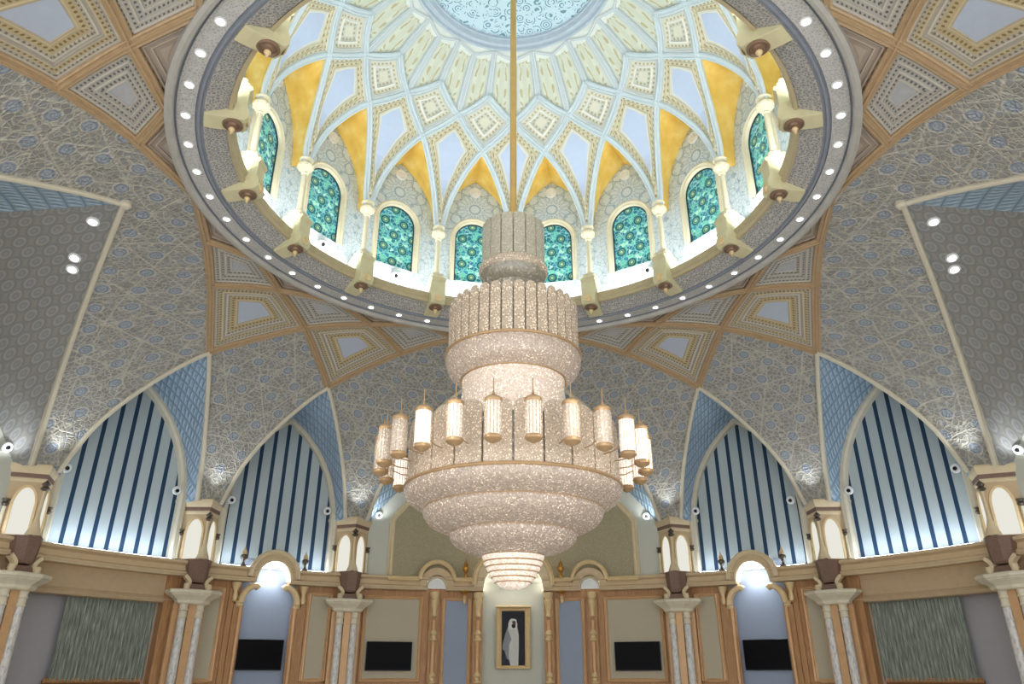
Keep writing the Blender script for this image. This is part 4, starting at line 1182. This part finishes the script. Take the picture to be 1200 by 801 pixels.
# tier one
panels(16, .66, 9.50, 10.50, 'crystal_top', .5, arch=.12, gap=.09)
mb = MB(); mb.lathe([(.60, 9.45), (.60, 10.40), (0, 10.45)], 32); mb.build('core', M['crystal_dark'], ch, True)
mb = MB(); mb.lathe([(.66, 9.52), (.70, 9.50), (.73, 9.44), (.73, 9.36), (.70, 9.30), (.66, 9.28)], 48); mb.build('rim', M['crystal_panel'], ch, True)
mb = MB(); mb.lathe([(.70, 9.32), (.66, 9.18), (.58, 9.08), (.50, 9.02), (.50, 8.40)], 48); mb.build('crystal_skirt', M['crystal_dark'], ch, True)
# tier two
panels(36, 1.31, 7.42, 8.50, 'crystal_panel', .5, gap=.13)
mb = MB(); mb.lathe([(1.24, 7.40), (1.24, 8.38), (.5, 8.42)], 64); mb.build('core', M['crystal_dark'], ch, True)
mb = MB(); mb.tube([P(a, 1.35, 7.41) for a in range(0, 360, 5)], .03, 8, closed=True); mb.build('rim', M['chand_gold'], ch, True)
mb = MB(); mb.lathe([(1.33, 7.42), (1.355, 7.34), (1.34, 7.20), (1.28, 7.06), (1.16, 6.94), (1.02, 6.88)], 64); mb.build('crystal_bowl', M['crystal'], ch, True)
mb = MB(); mb.tube([P(a, 1.03, 6.90) for a in range(0, 360, 5)], .025, 8, closed=True); mb.build('rim', M['chand_gold'], ch, True)
mb = MB(); mb.lathe([(1.02, 6.90), (1.0, 6.7), (1.02, 6.55), (1.0, 6.4), (1.03, 6.0), (1.06, 5.7)], 64); mb.build('lit_neck', M['crystal_lit'], ch, True)
# tier three
panels(24, 1.95, 4.76, 5.88, 'crystal_panel', .5, gap=.07, arch=.28)
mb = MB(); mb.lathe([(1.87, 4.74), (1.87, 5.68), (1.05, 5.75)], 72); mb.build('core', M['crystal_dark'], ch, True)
def rimring(r, z, w=.03):
    mb = MB(); mb.tube([P(a, r, z) for a in range(0, 360, 4)], w, 8, closed=True); mb.build('rim', M['chand_gold'], ch, True)
rimring(2.0, 4.74, .032)
mb = MB(); mb.lathe([(1.98, 4.75), (2.015, 4.69), (2.0, 4.60), (1.94, 4.52), (1.84, 4.45), (1.72, 4.39), (1.60, 4.35)], 80); mb.build('crystal_bowl', M['crystal'], ch, True)
rimring(1.625, 4.365, .02)
mb = MB(); mb.lathe([(1.62, 4.38), (1.655, 4.31), (1.63, 4.22), (1.55, 4.12), (1.42, 4.04), (1.26, 3.98), (1.10, 3.945)], 80); mb.build('crystal_bowl', M['crystal'], ch, True)
rimring(1.125, 3.96, .02)
mb = MB(); mb.lathe([(1.12, 3.98), (1.155, 3.91), (1.13, 3.82), (1.04, 3.73), (.90, 3.66), (.72, 3.60), (.54, 3.565)], 72); mb.build('crystal_bowl', M['crystal'], ch, True)
rimring(.545, 3.57, .022)
for k, (r0, r1, z0, z1) in enumerate(((.53, .52, 3.58, 3.46), (.50, .48, 3.46, 3.37), (.455, .43, 3.37, 3.28), (.405, .38, 3.28, 3.19), (.35, .32, 3.19, 3.11))):
    mb = MB(); mb.lathe([(r0, z0), (r0+.03, z0-.02), (r0+.02, (z0+z1)/2), (r1, z1), (r1-.05, z1-.005)], 56)
    if k == 4: mb.lathe([(r1, z1), (.24, 3.04), (.14, 3.0), (0, 2.99)], 48)
    mb.build('glowing_dish', M['crystal_hot'], ch, True)
    mb = MB(); mb.tube([P(a, r1+.005, z1) for a in range(0, 360, 6)], .012, 6, closed=True); mb.build('dish_ring', M['chand_gold'], ch, True)
# lamp tubes around tier three
def make_lamp(mat):
    mb = MB(); mb.lathe([(.11, 5.02), (.128, 5.05), (.128, 5.62), (.11, 5.66)], 18)
    t_ = mb.build('lamp_tube', M[mat], ch, True)
    mb = MB()
    for k in range(14):
        a = k*math.pi/7; mb.tube([(.134*math.cos(a), .134*math.sin(a), 5.03), (.134*math.cos(a), .134*math.sin(a), 5.65)], .006, 4)
    mb.build('crystal_rods', M['crystal_panel'], t_)
    mb = MB(); mb.lathe([(.14, 5.61), (.15, 5.64), (.145, 5.67), (.11, 5.70), (.07, 5.72), (.03, 5.74), (.018, 5.78), (.009, 5.82), (.009, 6.02), (0, 6.03)], 16); mb.build('lamp_cap', M['chand_gold'], t_, True)
    mb = MB(); mb.lathe([(.13, 5.06), (.145, 5.03), (.14, 5.0), (.10, 4.965), (.05, 4.95), (.03, 4.93), (0, 4.925)], 16); mb.build('lamp_foot', M['chand_gold'], t_, True)
    mb = MB(); mb.tube([(0, .12, 5.2), (0, .3, 5.12), (0, .5, 5.1)], .012, 6); mb.build('arm', M['chand_gold'], t_, True)
    return t_
LM = ['lamp_half', 'lamp_half', 'lamp_lit', 'lamp_glass', 'lamp_glass', 'lamp_glass', 'lamp_half', 'lamp_lit', 'lamp_half', 'lamp_glass', 'lamp_glass', 'lamp_glass',
      'lamp_glass', 'lamp_glass', 'lamp_glass', 'lamp_half', 'lamp_lit', 'lamp_lit', 'lamp_lit', 'lamp_lit', 'lamp_lit', 'lamp_glass', 'lamp_glass', 'lamp_half']
proto = {}
for k in range(24):
    az = 180+7.5+15*k; m = LM[k]
    if m in proto: o = copy_tree(proto[m], ch)
    else: o = proto[m] = make_lamp(m)
    o.location = P(az, 2.45, 0); o.rotation_euler.z = -rad(az)+math.pi
# ------------------------------------------------------------------ camera, light
cam = bpy.data.cameras.new('camera'); co = bpy.data.objects.new('camera', cam); C.objects.link(co)
cam.sensor_width = 36; cam.lens = 856.17/1200*36
cam.shift_x = -1.5/1200
co.location = (0, -13.49, 1.6); co.rotation_euler = (math.pi/2+.4297, 0, 0)
cam.clip_end = 200
bpy.context.scene.camera = co

w = bpy.data.worlds.new('world'); bpy.context.scene.world = w; w.use_nodes = True
bg = w.node_tree.nodes['Background']; bg.inputs[0].default_value = (.985, .99, 1.0, 1); bg.inputs[1].default_value = 2.45

def light(kind, name, loc, energy, col=(1, 1, 1), size=.1, rot=None, **kw):
    d = bpy.data.lights.new(name, kind); d.energy = energy; d.color = col
    if kind == 'AREA': d.size = size
    elif kind in ('POINT', 'SPOT'): d.shadow_soft_size = size
    for k, v in kw.items(): setattr(d, k, v)
    o = bpy.data.objects.new(name, d); C.objects.link(o); o.location = loc
    if rot: o.rotation_euler = rot
    return o
# chandelier glow
for k in range(8):
    light('POINT', 'chandelier_bulb', P(22.5+45*k, 3.1, 5.4), 16, (1, .93, .82), .15)
for k in range(16):   # cove lamps behind the ring lip
    az = 11.25+22.5*k; q = Vector((er(az)[0]*.25, er(az)[1]*.25, 1))
    light('SPOT', 'cove_lamp', P(az, 6.05, 11.9), 72, (.97, 1, .98), .12, q.to_track_quat('-Z', 'Y').to_euler(), spot_size=rad(165), spot_blend=.6)
# uplights on the pier caps and in the lit niches
for a, _ in POS:
    light('SPOT', 'pier_uplight', P(a, 13.2, 6.8), 45, (.93, .97, 1), .08, Vector((er(a)[0]*.45, er(a)[1]*.45, 1)).to_track_quat('-Z', 'Y').to_euler(), spot_size=rad(110), spot_blend=.8)
for a in (-70.2, -20.4, 20.4, 70.2):
    light('SPOT', 'wall_uplight', P(a, 13.45, 6.6), 35, (.9, .96, 1), .08, Vector((-er(a)[0]*.55, -er(a)[1]*.55, 1)).to_track_quat('-Z', 'Y').to_euler(), spot_size=rad(100), spot_blend=.8)
for c in (-34.65, 34.65):
    light('SPOT', 'niche_downlight', P(c, 14.0, 4.85), 95, (.95, .98, 1), .1, (0, 0, 0), spot_size=rad(95), spot_blend=.8)
light('SPOT', 'portrait_downlight', P(0, 13.8, 5.2), 50, (1, .96, .88), .1, (0, 0, 0), spot_size=rad(95), spot_blend=.8)

sc = bpy.context.scene
sc.view_settings.view_transform = 'Standard'; sc.view_settings.look = 'None'
sc.view_settings.exposure = 0.0
sc.cycles.max_bounces = 5; sc.cycles.diffuse_bounces = 4; sc.cycles.glossy_bounces = 2; sc.cycles.transmission_bounces = 2
sc.cycles.sample_clamp_indirect = 4.0; sc.cycles.use_denoising = True
